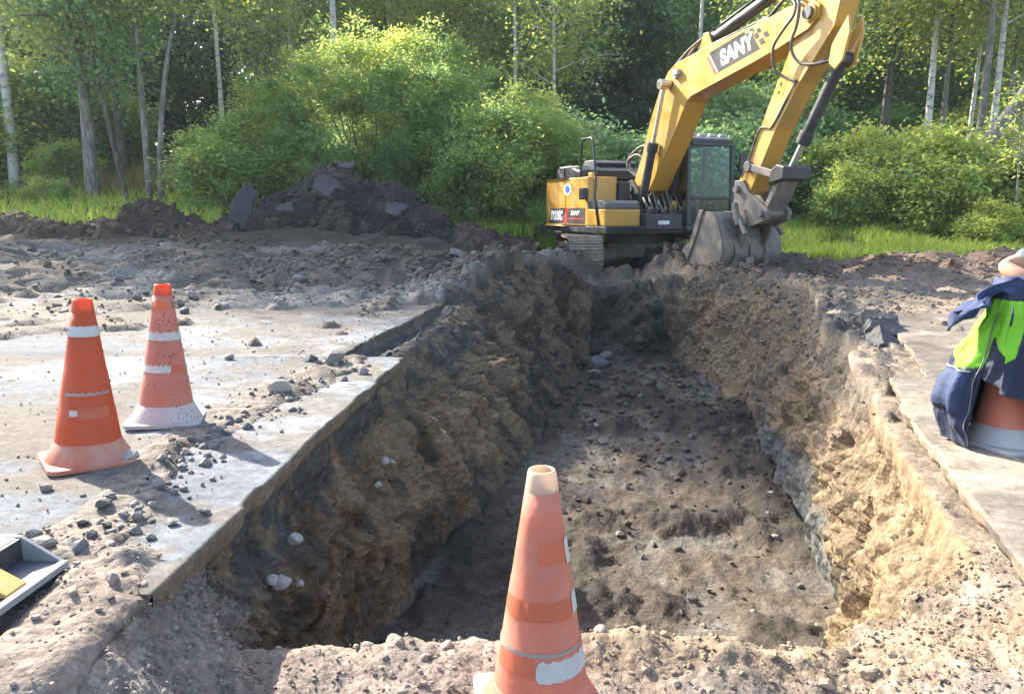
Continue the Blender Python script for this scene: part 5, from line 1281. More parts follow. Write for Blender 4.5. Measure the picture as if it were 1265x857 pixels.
# hoses looping from boom to stick
def hose(pts, r=0.022, parent=EX, mat=None):
    P_ = [Vector(p) for p in pts]; out_ = []
    for i in range(len(P_) - 1):
        p0, p1, p2, p3 = P_[max(i - 1, 0)], P_[i], P_[i + 1], P_[min(i + 2, len(P_) - 1)]
        for k in range(5):
            t = k / 5; out_.append(0.5 * ((2 * p1) + (p2 - p0) * t + (2 * p0 - 5 * p1 + 4 * p2 - p3) * t * t + (3 * p1 - p0 - 3 * p2 + p3) * t ** 3))
    out_.append(P_[-1]); MB().tube(out_, r, 7).build("hydraulic_hose", mat or M_hose, parent, True)
hose([(3.95, -0.20, 4.20), (4.35, -0.26, 4.36), (4.62, -0.33, 4.22), (4.64, -0.36, 4.05), (4.45, -0.36, 3.90), (4.25, -0.35, 3.70), (4.24, -0.30, 3.42), (4.40, -0.23, 3.27), (4.58, -0.19, 3.20)])
hose([(4.05, -0.18, 4.26), (4.45, -0.26, 4.40), (4.68, -0.31, 4.20), (4.68, -0.32, 3.94), (4.58, -0.31, 3.75), (4.57, -0.28, 3.58), (4.70, -0.24, 3.42), (4.98, -0.19, 3.37), (5.14, -0.10, 3.40)])
hose([(3.9, 0.10, 4.24), (4.4, 0.05, 4.50), (4.72, -0.05, 4.55), (4.95, -0.10, 4.40)])
hose([(1.36, -0.12, 3.90), (1.75, -0.10, 4.12), (2.12, -0.09, 4.24), (2.30, -0.05, 4.31)], 0.025); hose([(1.36, 0.02, 3.90), (1.75, 0.02, 4.16), (2.12, 0.02, 4.28), (2.30, 0.05, 4.33)], 0.025)
hose([(0.30, -0.14, 2.02), (0.02, -0.2, 2.18), (-0.02, -0.2, 2.36), (0.22, -0.16, 2.46), (0.42, -0.12, 2.38)], 0.028); hose([(0.30, 0.0, 2.02), (-0.05, -0.1, 2.2), (-0.1, -0.1, 2.45), (0.30, -0.08, 2.62), (0.50, -0.05, 2.55)], 0.028)
hose([(0.42, -0.12, 2.38), (0.68, -0.12, 3.0), (1.0, -0.12, 3.58), (1.36, -0.12, 3.90)], 0.022); hose([(0.50, 0.0, 2.50), (0.68, 0.0, 3.0), (1.0, 0.0, 3.58), (1.36, 0.0, 3.91)], 0.022)
hose([(2.5, -0.16, 4.085), (3.2, -0.165, 4.15), (3.9, -0.17, 4.22), (4.1, -0.2, 4.25)], 0.016); hose([(2.5, -0.12, 4.09), (3.2, -0.125, 4.155), (3.95, -0.2, 4.20)], 0.016)
hose([(4.58, -0.19, 3.20), (4.40, -0.185, 2.98), (4.12, -0.185, 2.62), (3.98, -0.185, 2.62), (3.82, -0.185, 2.58), (3.62, -0.185, 2.14), (3.5, -0.2, 1.9)], 0.014)
MB().tube([(5.20, -0.02, 3.5), (4.9, -0.20, 3.36), (4.72, -0.2, 3.4)], 0.016, 7).build("oil_pipe", M_steel, stick, True)
# --- linkage, coupler and bucket
for s in (-1, 1):
    y = s * (SW + 0.045)
    MB().bar((3.66, y, 2.06), (4.34, y, 1.90), 0.11, 0.05, (0, 1, 0)).cyl((3.66, y - 0.04, 2.06), (3.66, y + 0.04, 2.06), 0.085).build("rocker_link", M_steel, EX, False, 0.01)
MB().prism([(4.18, 1.78), (4.50, 1.84), (4.52, 2.02), (4.36, 2.06), (4.22, 1.98)], -0.26, 0.26).build("link_yoke", M_blk, EX, False, 0.02)
MB().bar((4.36, 0.0, 1.90), (4.02, 0.0, 1.36), 0.10, 0.36, (0, 1, 0)).build("push_link", M_steel, EX, False, 0.015)
for s in (-1, 1):
    MB().prism([(3.36, 1.86), (3.56, 1.86), (3.72, 1.66), (4.02, 1.50), (4.18, 1.40), (4.16, 1.24), (3.80, 1.14), (3.46, 1.14), (3.30, 1.30), (3.36, 1.56)], s * 0.20 - 0.028, s * 0.20 + 0.028).build("coupler_plate", M_steel, EX, False, 0.012)
MB().prism([(3.48, 1.50), (4.0, 1.44), (4.08, 1.28), (3.80, 1.17), (3.48, 1.17)], -0.172, 0.172).build("coupler_body", M_mudm, EX, False, 0.03)
for p_ in ((3.47, 1.72), (4.06, 1.34), (3.46, 1.26)): MB().cyl((p_[0], -0.30, p_[1]), (p_[0], 0.30, p_[1]), 0.055, 14).build("coupler_pin", M_steel, EX)
for s in (-1, 1):
    MB().cyl((3.52, s * 0.33, 1.50), (3.66, s * 0.34, 1.16), 0.05, 12).cyl((3.62, s * 0.31, 1.30), (3.86, s * 0.36, 1.02), 0.04, 12).build("tilt_cylinder", M_steel, EX, False, 0.008)
BYW = 0.56
side = [(3.02, 1.37), (3.34, 1.37), (3.46, 1.20), (3.58, 0.92), (3.60, 0.70), (3.54, 0.55), (3.34, 0.44), (2.98, 0.42), (2.66, 0.44), (2.60, 0.55), (2.84, 0.92)]
shell = [(3.02, 1.37), (3.34, 1.37), (3.46, 1.20), (3.58, 0.92), (3.60, 0.70), (3.54, 0.55), (3.34, 0.44), (2.98, 0.42), (2.56, 0.43)]
bk = MB(); n_ = len(shell); ny = 9
for i in range(ny):
    y = -BYW + 2 * BYW * i / (ny - 1)
    for x_, z_ in shell: bk.v.append((x_, y, z_))
for i in range(ny - 1):
    for j in range(n_ - 1): bk.f.append((i * n_ + j, i * n_ + j + 1, (i + 1) * n_ + j + 1, (i + 1) * n_ + j))
bucket = bk.build("bucket", M_steel, EX, True)
s_ = bucket.modifiers.new("thickness", 'SOLIDIFY'); s_.thickness = 0.03
for s in (-1, 1):
    MB().prism(side, s * (BYW + 0.016) - 0.015, s * (BYW + 0.016) + 0.015).build("bucket_side_plate", M_steel, bucket, False, 0.006)
    MB().prism([(2.98, 1.40), (3.10, 1.40), (2.92, 0.95), (2.74, 0.62), (2.60, 0.44), (2.50, 0.44), (2.62, 0.66), (2.56, 0.72), (2.60, 0.80), (2.76, 0.86)], s * (BYW + 0.045) - 0.013, s * (BYW + 0.045) + 0.013).build("side_cutter", M_steel, bucket, False, 0.006)
for y in (-0.22, 0.22): MB().prism([(3.20, 1.372), (3.78, 1.16), (3.70, 0.98), (3.60, 0.80), (3.585, 0.92), (3.47, 1.205), (3.35, 1.372)], y - 0.03, y + 0.03).build("bucket_ear", M_steel, bucket, False, 0.01)
for k in range(6):
    y = -BYW + 0.06 + (2 * BYW - 0.12) * k / 5
    MB().prism([(2.60, 0.40), (2.60, 0.50), (2.44, 0.47), (2.28, 0.425), (2.44, 0.40)], y - 0.045, y + 0.045).build("bucket_tooth", M_mudm, bucket, False, 0.01)
for y in (-0.30, 0.0, 0.30): MB().prism([(3.606, 0.86), (3.63, 0.72), (3.57, 0.52), (3.36, 0.405), (2.9, 0.385), (2.9, 0.40), (3.33, 0.424), (3.555, 0.54), (3.616, 0.70)], y - 0.05, y + 0.05).build("wear_strip", M_steel, bucket)
MB().box((3.60, -0.05, 0.60), (0.05, 0.14, 0.10)).build("wear_block", M_mudm, bucket, False, 0.01)
# ------------------------------------------------------------------ vegetation
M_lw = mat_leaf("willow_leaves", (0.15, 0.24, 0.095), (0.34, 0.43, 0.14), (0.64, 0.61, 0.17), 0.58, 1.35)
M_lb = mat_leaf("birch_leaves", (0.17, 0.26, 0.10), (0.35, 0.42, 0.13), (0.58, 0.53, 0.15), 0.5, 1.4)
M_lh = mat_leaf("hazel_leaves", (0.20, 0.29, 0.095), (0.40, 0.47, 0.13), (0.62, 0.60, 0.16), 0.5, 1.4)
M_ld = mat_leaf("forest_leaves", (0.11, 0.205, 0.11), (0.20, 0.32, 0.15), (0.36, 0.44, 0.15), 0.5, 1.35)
M_ls = mat_leaf("spruce_needles", (0.06, 0.125, 0.080), (0.09, 0.17, 0.10), (0.13, 0.21, 0.10), 0.35, 1.1, 0.6)
M_gr = mat_leaf("grass_blades", (0.20, 0.31, 0.06), (0.38, 0.48, 0.09), (0.58, 0.58, 0.15), 0.5, 1.35)
M_dry = mat_leaf("dry_grass", (0.16, 0.12, 0.045), (0.26, 0.20, 0.08), (0.34, 0.27, 0.12), 0.35, 1.1)
M_bbirch = mat_bark("birch_bark", (0.52, 0.50, 0.46), (0.075, 0.07, 0.065), 2.2, 5.0, 0.52, 0.66)
M_bdark = mat_bark("dark_bark", (0.055, 0.045, 0.036), (0.15, 0.125, 0.10), 0.25, 9)
M_bgrey = mat_bark("grey_bark", (0.11, 0.10, 0.085), (0.28, 0.255, 0.22), 0.3, 9)

def leaves(name, pos, size, tint, mat, parent=None, droop=0.3, aspect=0.55, r_=None):
    """every leaf a folded diamond of its own"""
    r_ = r_ or rng; n = len(pos)
    ax = r_.standard_normal((n, 3)); ax[:, 2] = ax[:, 2] * 0.5 - droop; ax /= np.linalg.norm(ax, axis=1, keepdims=True)
    up = r_.standard_normal((n, 3)) * 0.75 + np.array([0, 0, 0.8]); sd = np.cross(ax, up); sd /= np.linalg.norm(sd, axis=1, keepdims=True) + 1e-9
    s = np.asarray(size)[:, None]
    p0 = pos; p2 = pos + ax * s; mid = pos + ax * s * 0.45; up2 = np.cross(sd, ax)
    p1 = mid + sd * s * aspect * 0.5 + up2 * s * 0.08; p3 = mid - sd * s * aspect * 0.5 + up2 * s * 0.08
    V = np.stack([p0, p1, p2, p3], 1).reshape(-1, 3)
    F = np.arange(n * 4).reshape(n, 4)
    me = np_mesh(name, V, F, False, None, {"tint": np.repeat(tint, 4)})
    me.materials.append(mat)
    return me

def limb_pts(a, d, L_, r_, n=6, wob=0.10, lift=0.0):
    pts = [np.array(a, float)]; d = np.array(d, float) / np.linalg.norm(d)
    for i in range(n):
        d = d + r_.standard_normal(3) * wob + np.array([0, 0, lift]); d /= np.linalg.norm(d); pts.append(pts[-1] + d * L_ / n)
    return pts

def tree_meshes(kind, H_, seed, n_leaf, leaf, crown_from=0.35, spread=0.24, trunk_r=0.12, lean=(0, 0), bark=None, lmat=None, clump=0.45, curve=0.0):
    r_ = np.random.default_rng(seed); mb = MB()
    trunk = []
    for i in range(13):
        t = i / 12; trunk.append(np.array([lean[0] * t + curve * t * t + 0.10 * math.sin(3 * t + seed) * t, lean[1] * t + 0.10 * math.cos(2.3 * t + seed) * t, H_ * t]))
    rad = [trunk_r * (1.25 if i == 0 else 1) * (1 - 0.88 * (i / 12) ** 1.1) for i in range(13)]
    mb.tube([tuple(p) for p in trunk], rad, 9)
    cl = []
    nb = 34 if kind != 'spruce' else 90
    for b in range(nb):
        t = crown_from + (0.98 - crown_from) * (b + r_.random()) / nb
        i = min(int(t * 12), 11); f = t * 12 - i; a = trunk[i] * (1 - f) + trunk[i + 1] * f
        ang = r_.uniform(0, 6.28); k = (t - crown_from) / (1 - crown_from)
        if kind == 'spruce':
            L_ = H_ * spread * (1 - k) ** 0.9 * r_.uniform(0.8, 1.1) + 0.25
            dv = (math.cos(ang), math.sin(ang), 0.05 - 0.25 * (1 - k))
            pts = limb_pts(a, dv, L_, r_, 6, 0.04, -0.01)
        else:
            L_ = H_ * spread * (0.45 + 1.1 * math.sin(math.pi * min(1, k * 0.85 + 0.12))) * r_.uniform(0.7, 1.15)
            dv = (math.cos(ang), math.sin(ang), 0.55 + 0.5 * k)
            pts = limb_pts(a, dv, L_, r_, 6, 0.13, 0.03 if kind == 'leaf' else -0.05)
        r0 = max(0.012, trunk_r * 0.34 * (1 - 0.7 * k))
        mb.tube([tuple(p) for p in pts], [r0 * (1 - 0.8 * j / 6) for j in range(7)], 5, False)
        for j in range(1 if kind == 'spruce' else 2, 7): cl.append((pts[j], L_, b))
        if kind != 'spruce':
            for q in range(3):
                j = int(r_.integers(2, 6)); p2 = limb_pts(pts[j], r_.standard_normal(3) * 0.8 + np.array(dv) * 0.8, L_ * 0.45, r_, 4, 0.15, -0.05)
                mb.tube([tuple(p) for p in p2], [r0 * 0.4 * (1 - 0.8 * jj / 4) for jj in range(5)], 4, False)
                for jj in range(1, 5): cl.append((p2[jj], L_, b + 100 + q))
    cp = np.array([c[0] for c in cl]); bt = np.array([c[2] for c in cl])
    pick_ = r_.integers(0, len(cp), n_leaf)
    if kind == 'spruce':
        off = r_.standard_normal((n_leaf, 3)) * np.array([0.17, 0.17, 0.06]); off[:, 2] -= np.abs(r_.standard_normal(n_leaf)) * 0.16
    else:
        off = r_.standard_normal((n_leaf, 3)) * np.array([clump, clump, clump * 0.75]); off[:, 2] -= 0.1
    pos = cp[pick_] + off
    tint_b = r_.uniform(0, 1, 600)[bt[pick_] % 600]
    tint = np.clip(0.25 + 0.35 * tint_b + 0.30 * r_.standard_normal(n_leaf) * 0.5 + 0.12 * fbm(pos, 0.8, 2, seed), 0, 1)
    tm_ = mb.mesh("trunk", True); tm_.materials.append(bark)
    cm = leaves("crown", pos, leaf * r_.uniform(0.7, 1.3, n_leaf), tint, lmat, droop=0.35 if kind != 'spruce' else 0.6, aspect=0.7 if kind != 'spruce' else 0.35, r_=r_)
    return tm_, cm

def bush_meshes(lobes, seed, n_leaf, leaf, lmat, bark, stems=9, clump=0.32, n_clump=420, shell=0.5, aspect=0.5):
    """lobes: (x,y,z,rx,ry,rz). Sprays of leaves fill the lobes, thicker towards their outside, with gaps"""
    r_ = np.random.default_rng(seed); mb = MB(); cs = []
    vol = np.array([l[3] * l[4] * l[5] for l in lobes]) ** 0.75; pr_ = vol / vol.sum()
    for _ in range(n_clump):
        l = lobes[r_.choice(len(lobes), p=pr_)]; v = r_.standard_normal(3); v /= np.linalg.norm(v)
        k = (shell + (1 - shell) * r_.random()) ** 0.6 * (1 + 0.10 * r_.standard_normal())
        p = np.array(l[:3]) + v * k * np.array(l[3:])
        if p[2] < 0.12: p[2] = 0.12 + 0.25 * r_.random()
        cs.append(p)
    cs = np.array(cs); gap = fbm(cs, 0.75, 2, seed + 50); cs = cs[gap > -0.36]
    for _ in range(stems * 4):
        tgt = cs[r_.integers(len(cs))]; b0 = np.array([r_.normal(0, 0.25), r_.normal(0, 0.25), -0.1]) + np.array([tgt[0], tgt[1], 0]) * 0.25
        mid = (b0 + tgt) / 2 + np.array([0, 0, 0.25 * np.linalg.norm(tgt - b0) * 0.5])
        pts = [b0 * (1 - t) ** 2 + 2 * mid * t * (1 - t) + tgt * t * t + r_.standard_normal(3) * 0.03 for t in np.linspace(0, 1, 8)]
        r0 = r_.uniform(0.018, 0.045); mb.tube([tuple(p) for p in pts], [r0 * (1 - 0.8 * j / 7) for j in range(8)], 5, False)
    cw_ = r_.uniform(0.4, 1.6, len(cs)); pick_ = r_.choice(len(cs), n_leaf, p=cw_ / cw_.sum())
    crad = clump * r_.uniform(0.6, 1.35, len(cs))
    pos = cs[pick_] + r_.standard_normal((n_leaf, 3)) * crad[pick_][:, None] * np.array([1, 1, 0.75])
    pos[:, 2] = np.maximum(pos[:, 2], 0.03 + 0.1 * r_.random(n_leaf))
    ct = r_.uniform(0, 1, len(cs))
    top = np.clip(pos[:, 2] / max(l[2] + l[5] for l in lobes), 0, 1)
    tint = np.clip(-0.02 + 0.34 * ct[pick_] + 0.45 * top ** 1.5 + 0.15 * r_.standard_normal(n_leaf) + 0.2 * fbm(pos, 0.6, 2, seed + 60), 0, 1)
    tm_ = mb.mesh("stems", True); tm_.materials.append(bark)
    return tm_, leaves("foliage", pos, leaf * r_.uniform(0.7, 1.3, n_leaf), tint, lmat, droop=0.15, aspect=aspect, r_=r_)

def plant(name, parts, loc, rz=0, sc=1.0, label="", cat="tree", group=None, names=("trunk", "crown")):
    o = empty(name, loc, rz); o.scale = (sc, sc, sc) if not hasattr(sc, "__len__") else sc
    for nm, me in zip(names, parts):
        c = bpy.data.objects.new(nm, me); COL.objects.link(c); c.parent = o
    return tag(o, label, cat, group)

def gz(x, y):
    if x < 0.5: base = 0.52 + min(2.3, max(0, 0.16 * (y - 17.5))) * min(1, max(0, (-3.0 - x) / 4))
    elif x > 4: base = 0.12 + 0.095 * min(12, max(0, y - 15.2)) * min(1, max(0, (x - 4.5) / 2))
    else: base = 0.25
    return base - 0.08

# -- big willow and its neighbours behind the large heap
wl = [(-1.1, 0.1, 2.9, 2.3, 1.9, 2.5), (0.8, 0, 3.3, 2.1, 1.9, 2.15), (-2.9, -0.2, 2.1, 1.7, 1.6, 1.9), (2.6, -0.1, 2.3, 1.7, 1.6, 1.9), (0.2, -0.8, 1.6, 3.0, 1.4, 1.6)]
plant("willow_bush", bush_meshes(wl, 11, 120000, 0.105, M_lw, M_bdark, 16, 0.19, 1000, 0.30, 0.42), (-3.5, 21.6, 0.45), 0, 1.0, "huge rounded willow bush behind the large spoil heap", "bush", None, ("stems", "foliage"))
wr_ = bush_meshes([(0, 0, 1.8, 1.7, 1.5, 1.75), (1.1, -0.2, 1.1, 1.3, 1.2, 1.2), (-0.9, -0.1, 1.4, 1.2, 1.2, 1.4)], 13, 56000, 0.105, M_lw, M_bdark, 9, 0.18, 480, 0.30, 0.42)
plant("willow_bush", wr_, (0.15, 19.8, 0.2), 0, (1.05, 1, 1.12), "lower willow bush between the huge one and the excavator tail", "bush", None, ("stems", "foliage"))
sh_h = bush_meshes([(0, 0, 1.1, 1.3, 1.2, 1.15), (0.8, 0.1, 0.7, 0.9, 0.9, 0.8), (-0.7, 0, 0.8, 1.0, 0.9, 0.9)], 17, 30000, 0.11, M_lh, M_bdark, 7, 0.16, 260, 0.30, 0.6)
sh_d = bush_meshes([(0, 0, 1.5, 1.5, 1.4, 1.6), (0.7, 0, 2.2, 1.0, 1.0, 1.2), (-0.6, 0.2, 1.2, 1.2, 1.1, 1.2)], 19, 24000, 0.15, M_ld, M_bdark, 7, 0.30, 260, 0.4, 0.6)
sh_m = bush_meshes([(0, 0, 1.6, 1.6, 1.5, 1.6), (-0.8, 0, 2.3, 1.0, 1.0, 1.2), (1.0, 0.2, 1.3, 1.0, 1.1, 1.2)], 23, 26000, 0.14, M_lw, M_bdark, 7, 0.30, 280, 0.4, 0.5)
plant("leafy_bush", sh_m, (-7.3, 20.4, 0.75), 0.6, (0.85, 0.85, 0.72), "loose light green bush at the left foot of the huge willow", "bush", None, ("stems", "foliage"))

# -- bushes on the right bank
RB_ = [(8.7, 19.6, 0.75, 0.2, 0.80, "low bright bush nearest the bucket on the right grass"), (10.2, 19.4, 1.15, 1.5, 1.15, "tall yellow green hazel bush in the middle of the right bank"),
       (12.0, 18.9, 1.10, 2.6, 1.10, "bright hazel bush second from the right picture edge"), (13.2, 17.8, 1.10, 3.9, 1.0, "yellow green bush cut by the right picture edge"),
       (10.6, 17.3, 0.62, 0.9, 0.5, "small leafy bush at the front of the right grass"), (12.3, 16.9, 0.72, 5.0, 0.62, "small leafy bush at the front right beside the thin sapling"),
       (11.0, 21.2, 1.3, 4.4, 1.25, "tall bush behind the right hazels below the birches"), (13.6, 20.9, 1.3, 0.4, 1.2, "tall bush under the leaning trunk at the far right"), (8.9, 21.3, 1.0, 2.2, 1.2, "rounded bush behind the stick of the excavator")]
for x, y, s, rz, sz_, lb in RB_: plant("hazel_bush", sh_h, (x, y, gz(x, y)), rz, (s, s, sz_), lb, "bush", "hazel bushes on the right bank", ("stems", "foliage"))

# -- trees whose trunks can be told apart
def T(kind, x, y, H_, seed, lab, tr=0.12, bark=M_bbirch, lmat=M_lb, nl=15000, lf=0.13, cf_=0.35, sp=0.2, lean=(0, 0), curve=0.0, clump=0.42, group=None, name="birch_tree"):
    return plant(name, tree_meshes(kind, H_, seed, nl, lf, cf_, sp, tr, lean, bark, lmat, clump, curve), (x, y, gz(x, y)), 0, 1.0, lab, "tree", group)
T('birch', -15.1, 24.0, 12.5, 201, "straight white birch at the left picture edge", 0.16, nl=13000, cf_=0.42)
T('birch', -11.7, 22.0, 12.0, 202, "thick pale grey trunk second from the left picture edge", 0.19, M_bgrey, M_lb, 15000, cf_=0.30, name="aspen_tree")
T('leaf', -12.3, 25.0, 11.5, 203, "dark trunked tree behind the small soil heap", 0.15, M_bdark, M_ld, 13000, 0.14, 0.38, name="alder_tree")
T('birch', -9.75, 21.2, 10.5, 204, "slim grey trunk rising straight behind the small soil heap", 0.095, M_bgrey, M_lb, 9000, cf_=0.50, lean=(0.1, 0), name="alder_tree")
T('birch', -9.35, 21.0, 9.5, 205, "slim trunk curving to the right above the small soil heap", 0.085, M_bgrey, M_lb, 8000, cf_=0.55, curve=2.6, name="alder_tree")
T('birch', -10.25, 21.1, 6.5, 206, "short dark trunk leaning left beside the slim grey one", 0.075, M_bdark, M_ld, 5000, cf_=0.5, lean=(-1.4, 0.6), name="alder_tree")
T('birch', -11.9, 33.0, 13.5, 207, "thin white birch standing free left of the huge willow", 0.11, nl=9000, cf_=0.62, lean=(-0.3, 0))
T('birch', -6.6, 30.0, 13.0, 208, "pale birch trunk rising above the huge willow", 0.17, nl=12000, cf_=0.72)
T('birch', 0.12, 30.0, 13.5, 209, "white birch trunk between the huge willow and the excavator boom", 0.11, nl=10000, cf_=0.66)
T('birch', 6.6, 29.0, 13.5, 210, "pale birch trunk directly behind the excavator boom", 0.11, nl=10000, cf_=0.70, lean=(0.3, 0))
T('leaf', 12.0, 26.0, 12.0, 211, "dark trunk leaning slightly behind the right bushes", 0.16, M_bdark, M_ld, 12000, 0.14, 0.45, lean=(0.5, 0), name="alder_tree")
T('birch', 12.3, 23.6, 12.0, 212, "slim birch first from the excavator on the right bank", 0.125, nl=13000, cf_=0.46, sp=0.19)
T('birch', 13.25, 24.6, 11.5, 213, "slim birch second from the excavator on the right bank", 0.10, M_bgrey, nl=9000, cf_=0.42)
T('birch', 12.65, 21.6, 12.0, 214, "slim birch third from the excavator, rising beside the leaning trunk", 0.13, M_bgrey, nl=12000, cf_=0.48)
T('birch', 13.15, 21.9, 11.5, 215, "slim birch fourth from the excavator, behind the leaning trunk", 0.11, nl=9000, cf_=0.45)
T('birch', 10.0, 19.4, 8.5, 216, "thick rough trunk leaning far to the right at the right picture edge", 0.21, M_bgrey, M_lb, 2500, cf_=0.72, lean=(5.4, -0.6), name="birch_tree")
T('birch', 10.85, 16.9, 3.6, 217, "thin leafless looking sapling at the right picture edge", 0.030, M_bgrey, M_lh, 350, 0.10, 0.5, 0.16, clump=0.2, name="sapling")

# -- the wood behind: one of each kind, then copies
V_d = [tree_meshes('leaf', 12.5, 301, 13000, 0.19, 0.16, 0.24, 0.17, (0, 0), M_bdark, M_ld, 0.55), tree_meshes('leaf', 13.5, 302, 13000, 0.19, 0.22, 0.22, 0.16, (0.3, 0), M_bdark, M_ld, 0.55),
       tree_meshes('birch', 13.0, 303, 14000, 0.17, 0.25, 0.20, 0.13, (0, 0), M_bbirch, M_lb, 0.50)]
V_s = [tree_meshes('spruce', 15.0, 311, 26000, 0.21, 0.06, 0.20, 0.17, (0, 0), M_bdark, M_ls), tree_meshes('spruce', 13.5, 312, 22000, 0.20, 0.08, 0.18, 0.15, (0, 0), M_bdark, M_ls)]
LBL = {0: ("broadleaf_tree", "dark green broadleaf tree in the wood behind the clearing", "broadleaf trees of the wood"), 1: ("broadleaf_tree", "dark green broadleaf tree in the wood behind the clearing", "broadleaf trees of the wood"),
       2: ("birch_tree", "leafy pale green birch standing among the trees of the wood", "birches of the wood"), 3: ("spruce_tree", "dark spruce standing in the wood behind the clearing", "spruces of the wood"), 4: ("spruce_tree", "dark spruce standing in the wood behind the clearing", "spruces of the wood")}
rf_ = random.Random(5)
def wood_tree(x, y, v, s):
    nm, lb, gp = LBL[v]; plant(nm, (V_d + V_s)[v], (x, y, gz(x, y) - 0.1), rf_.uniform(0, 6.28), s, lb, "tree", gp)
for yrow, step, kinds, s0 in ((33.0, 4.6, (0, 2, 1, 2, 0), 0.95), (38.0, 4.0, (3, 0, 2, 1, 2, 0), 1.05), (44.0, 3.6, (3, 2, 1, 0, 0), 1.2), (50.0, 3.4, (3, 4, 0, 1), 1.35)):
    hw = 0.74 * yrow + 2; n = int(2 * hw / step)
    for i in range(n + 1):
        x = -hw + 2 * hw * i / n + rf_.uniform(-0.8, 0.8); y = yrow + rf_.uniform(-1.3, 1.3)
        if yrow < 34 and rf_.random() < 0.2: continue
        v = kinds[rf_.randrange(len(kinds))]
        if yrow < 36 and (-19 < x < -7 or -2.5 < x < 5): continue
        if yrow < 40 and -21 < x < -12: continue
        if yrow < 34 and x < -9: v = rf_.choice((0, 2, 2))
        wood_tree(x, y, v, s0 * rf_.uniform(0.85, 1.1))
# understorey along the edge of the wood
for i in range(34):
    x = -19 + 38 * i / 33 + rf_.uniform(-0.5, 0.5); y = rf_.uniform(25.0, 30.5)
    if -8 < x < 0.0: y += 2
    if -14.5 < x < -7.0: continue
    m_ = sh_d if rf_.random() < 0.6 else sh_m; s = rf_.uniform(0.8, 1.25)
    plant("woodland_shrub", m_, (x, y, gz(x, y) - 0.05), rf_.uniform(0, 6.28), s, "shaded green shrub along the edge of the wood", "shrub", "shrubs along the edge of the wood", ("stems", "foliage"))
for (x, y, s) in ((3.2, 21.4, 0.9), (4.8, 22.2, 1.0), (6.4, 22.0, 1.0), (7.6, 23.0, 1.1), (1.9, 22.6, 1.1)):
    plant("woodland_shrub", sh_d, (x, y, 0.12), rf_.uniform(0, 6.28), s, "dark shrub directly behind the excavator", "shrub", "dark shrubs behind the excavator", ("stems", "foliage"))
for (x, y, s) in ((-16.5, 20.0, 0.7), (-14.4, 20.8, 0.55), (-12.6, 21.5, 0.45), (-17.6, 22.5, 1.0), (-13.6, 24.0, 0.8)):
    plant("woodland_shrub", sh_h, (x, y, gz(x, y) - 0.05), rf_.uniform(0, 6.28), s, "sunlit undergrowth shrub at the left edge of the clearing", "shrub", "sunlit shrubs at the left edge", ("stems", "foliage"))

# slim free-standing birches along the edge of the wood
V_b = [tree_meshes('birch', 12.0, 321, 6500, 0.15, 0.45, 0.17, 0.085, (0.25, 0), M_bbirch, M_lb, 0.42), tree_meshes('birch', 11.0, 322, 6500, 0.15, 0.40, 0.18, 0.075, (-0.3, 0.1), M_bgrey, M_lb, 0.42)]
for i, x in enumerate((-21.5, -19.5, -17.4, -15.8, 1.6, 9.6, 14.6, 15.8, 17.2, 18.6)):
    plant("birch_tree", V_b[i % 2], (x, 28.0 + 2.6 * math.sin(7 * i), gz(x, 28) - 0.2), rf_.uniform(0, 6.28), rf_.uniform(0.9, 1.1), "slender birch with a light open crown along the edge of the wood", "tree", "slender birches along the edge of the wood")

# -- the far wood, one mass
fw = np.random.default_rng(77); nfw = 52000
fx_ = fw.uniform(-60, 60, nfw); fy_ = fw.uniform(56, 66, nfw); fz_ = 22 * fw.random(nfw) ** 0.9
fw_me = leaves("far_wood", np.stack([fx_, fy_, fz_], -1), fw.uniform(0.6, 1.1, nfw), np.clip(0.3 + 0.25 * fw.standard_normal(nfw), 0, 1), M_ld, aspect=0.8, r_=fw)
tag(link("far_wood", fw_me), "dense distant wood closing the view behind the trees", None, None, "stuff")

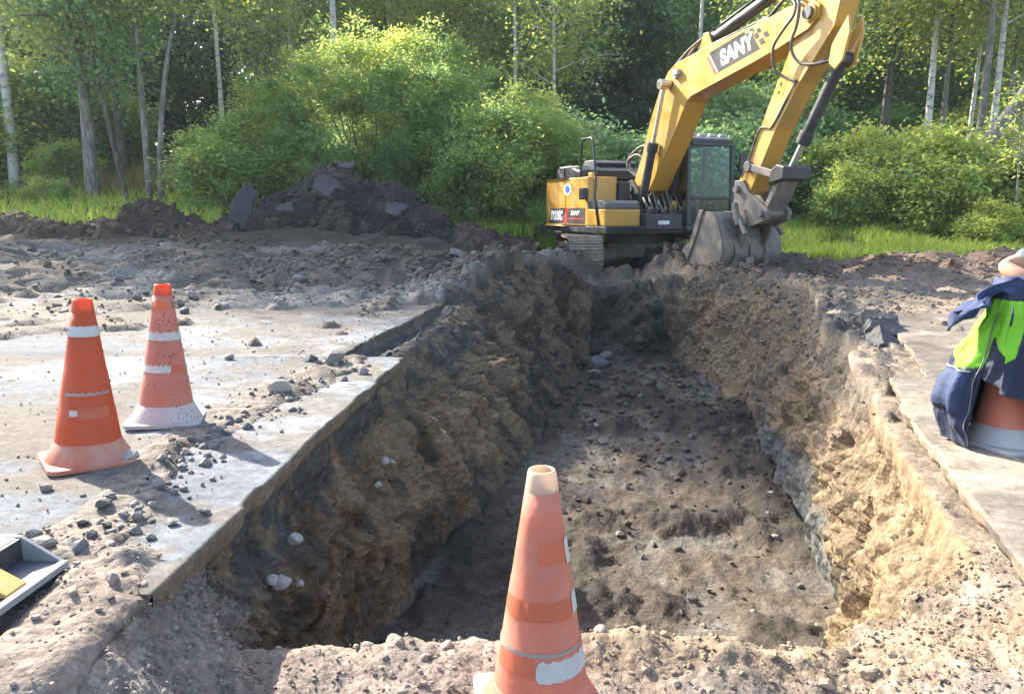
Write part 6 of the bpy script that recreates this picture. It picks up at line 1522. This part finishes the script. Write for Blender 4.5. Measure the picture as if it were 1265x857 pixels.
# -- grass
def grass(name, label, xs, ys, hs, mat, seed):
    r_ = np.random.default_rng(seed); n = len(xs)
    zs = np.array([gz(a_, b_) for a_, b_ in zip(xs, ys)]) + 0.06
    b0 = np.stack([xs, ys, zs], -1); an = r_.uniform(0, 6.28, n); w = 0.010 + 0.010 * r_.random(n)
    sd = np.stack([np.cos(an), np.sin(an), an * 0], -1) * w[:, None]
    bend = r_.standard_normal((n, 3)) * np.array([0.28, 0.28, 0]) ; tip = b0 + (np.array([0, 0, 1.0]) + bend) * hs[:, None]; tip[:, 2] -= 0.15 * hs * r_.random(n)
    mid = b0 + (np.array([0, 0, 1.0]) + bend * 0.35) * hs[:, None] * 0.55
    V = np.stack([b0 - sd, b0 + sd, mid + sd * 0.8, tip + sd * 0.1, tip - sd * 0.1, mid - sd * 0.8], 1).reshape(-1, 3)
    k = np.arange(n)[:, None] * 6
    F = np.concatenate([k + np.array([[0, 1, 2, 5]]), k + np.array([[5, 2, 3, 4]])], 0)
    me = np_mesh(name, V, F, False, None, {"tint": np.repeat(np.clip(0.4 + 0.28 * r_.standard_normal(n) , 0, 1), 6)})
    return tag(link(name, me, mat), label, None, None, "stuff")
g_ = np.random.default_rng(31)
n = 34000; gx_ = g_.uniform(4.6, 15.0, n); gy_ = 14.8 + 9 * g_.random(n) ** 1.3
patch = fbm(np.stack([gx_, gy_, gx_ * 0], -1), 0.8, 3, 131); keep = (patch > -0.45) & (gy_ > 14.9 + 0.3 * patch)
grass("grass", "bright green tufted grass on the right bank behind the bucket", gx_[keep], gy_[keep], (0.16 + 0.22 * g_.random(n) + 0.12 * np.clip(patch, 0, 1))[keep], M_gr, 41)
n = 26000; gx_ = g_.uniform(-19.5, -6.2, n); gy_ = g_.uniform(17.8, 31.0, n)
grass("grass", "pale green undergrowth grass in the gap behind the left heaps", gx_, gy_, 0.25 + 0.40 * g_.random(n), M_gr, 43)
n = 9000; gx_ = g_.normal(-10.4, 1.5, n); gy_ = g_.uniform(22.5, 31, n)
grass("grass", "patch of dry yellow grass in the sunny gap left of the huge willow", gx_, gy_, 0.45 + 0.5 * g_.random(n), M_dry, 47)
n = 6000; gx_ = g_.uniform(-1.5, 5.0, n); gy_ = g_.uniform(18.2, 22.0, n)
grass("grass", "grass growing behind and below the excavator", gx_, gy_, 0.2 + 0.3 * g_.random(n), M_gr, 49)

# ------------------------------------------------------------------ air: thin bright haze over the whole place
hz = MB().box((0, 100, 13.5), (830, 830, 34)).build("haze", None)
hm, hnt, hout = new_mat("haze_air")
hv = N(hnt, "ShaderNodeVolumePrincipled"); hv.inputs["Color"].default_value = (0.86, 0.94, 1.0, 1); hv.inputs["Density"].default_value = 0.0005; hv.inputs["Anisotropy"].default_value = 0.35
hnt.links.new(hv.outputs[0], hout.inputs["Volume"])
hz.data.materials.append(hm)
tag(hz, "thin bright summer haze in the air", None, None, "stuff")
scene.cycles.volume_bounces = 0
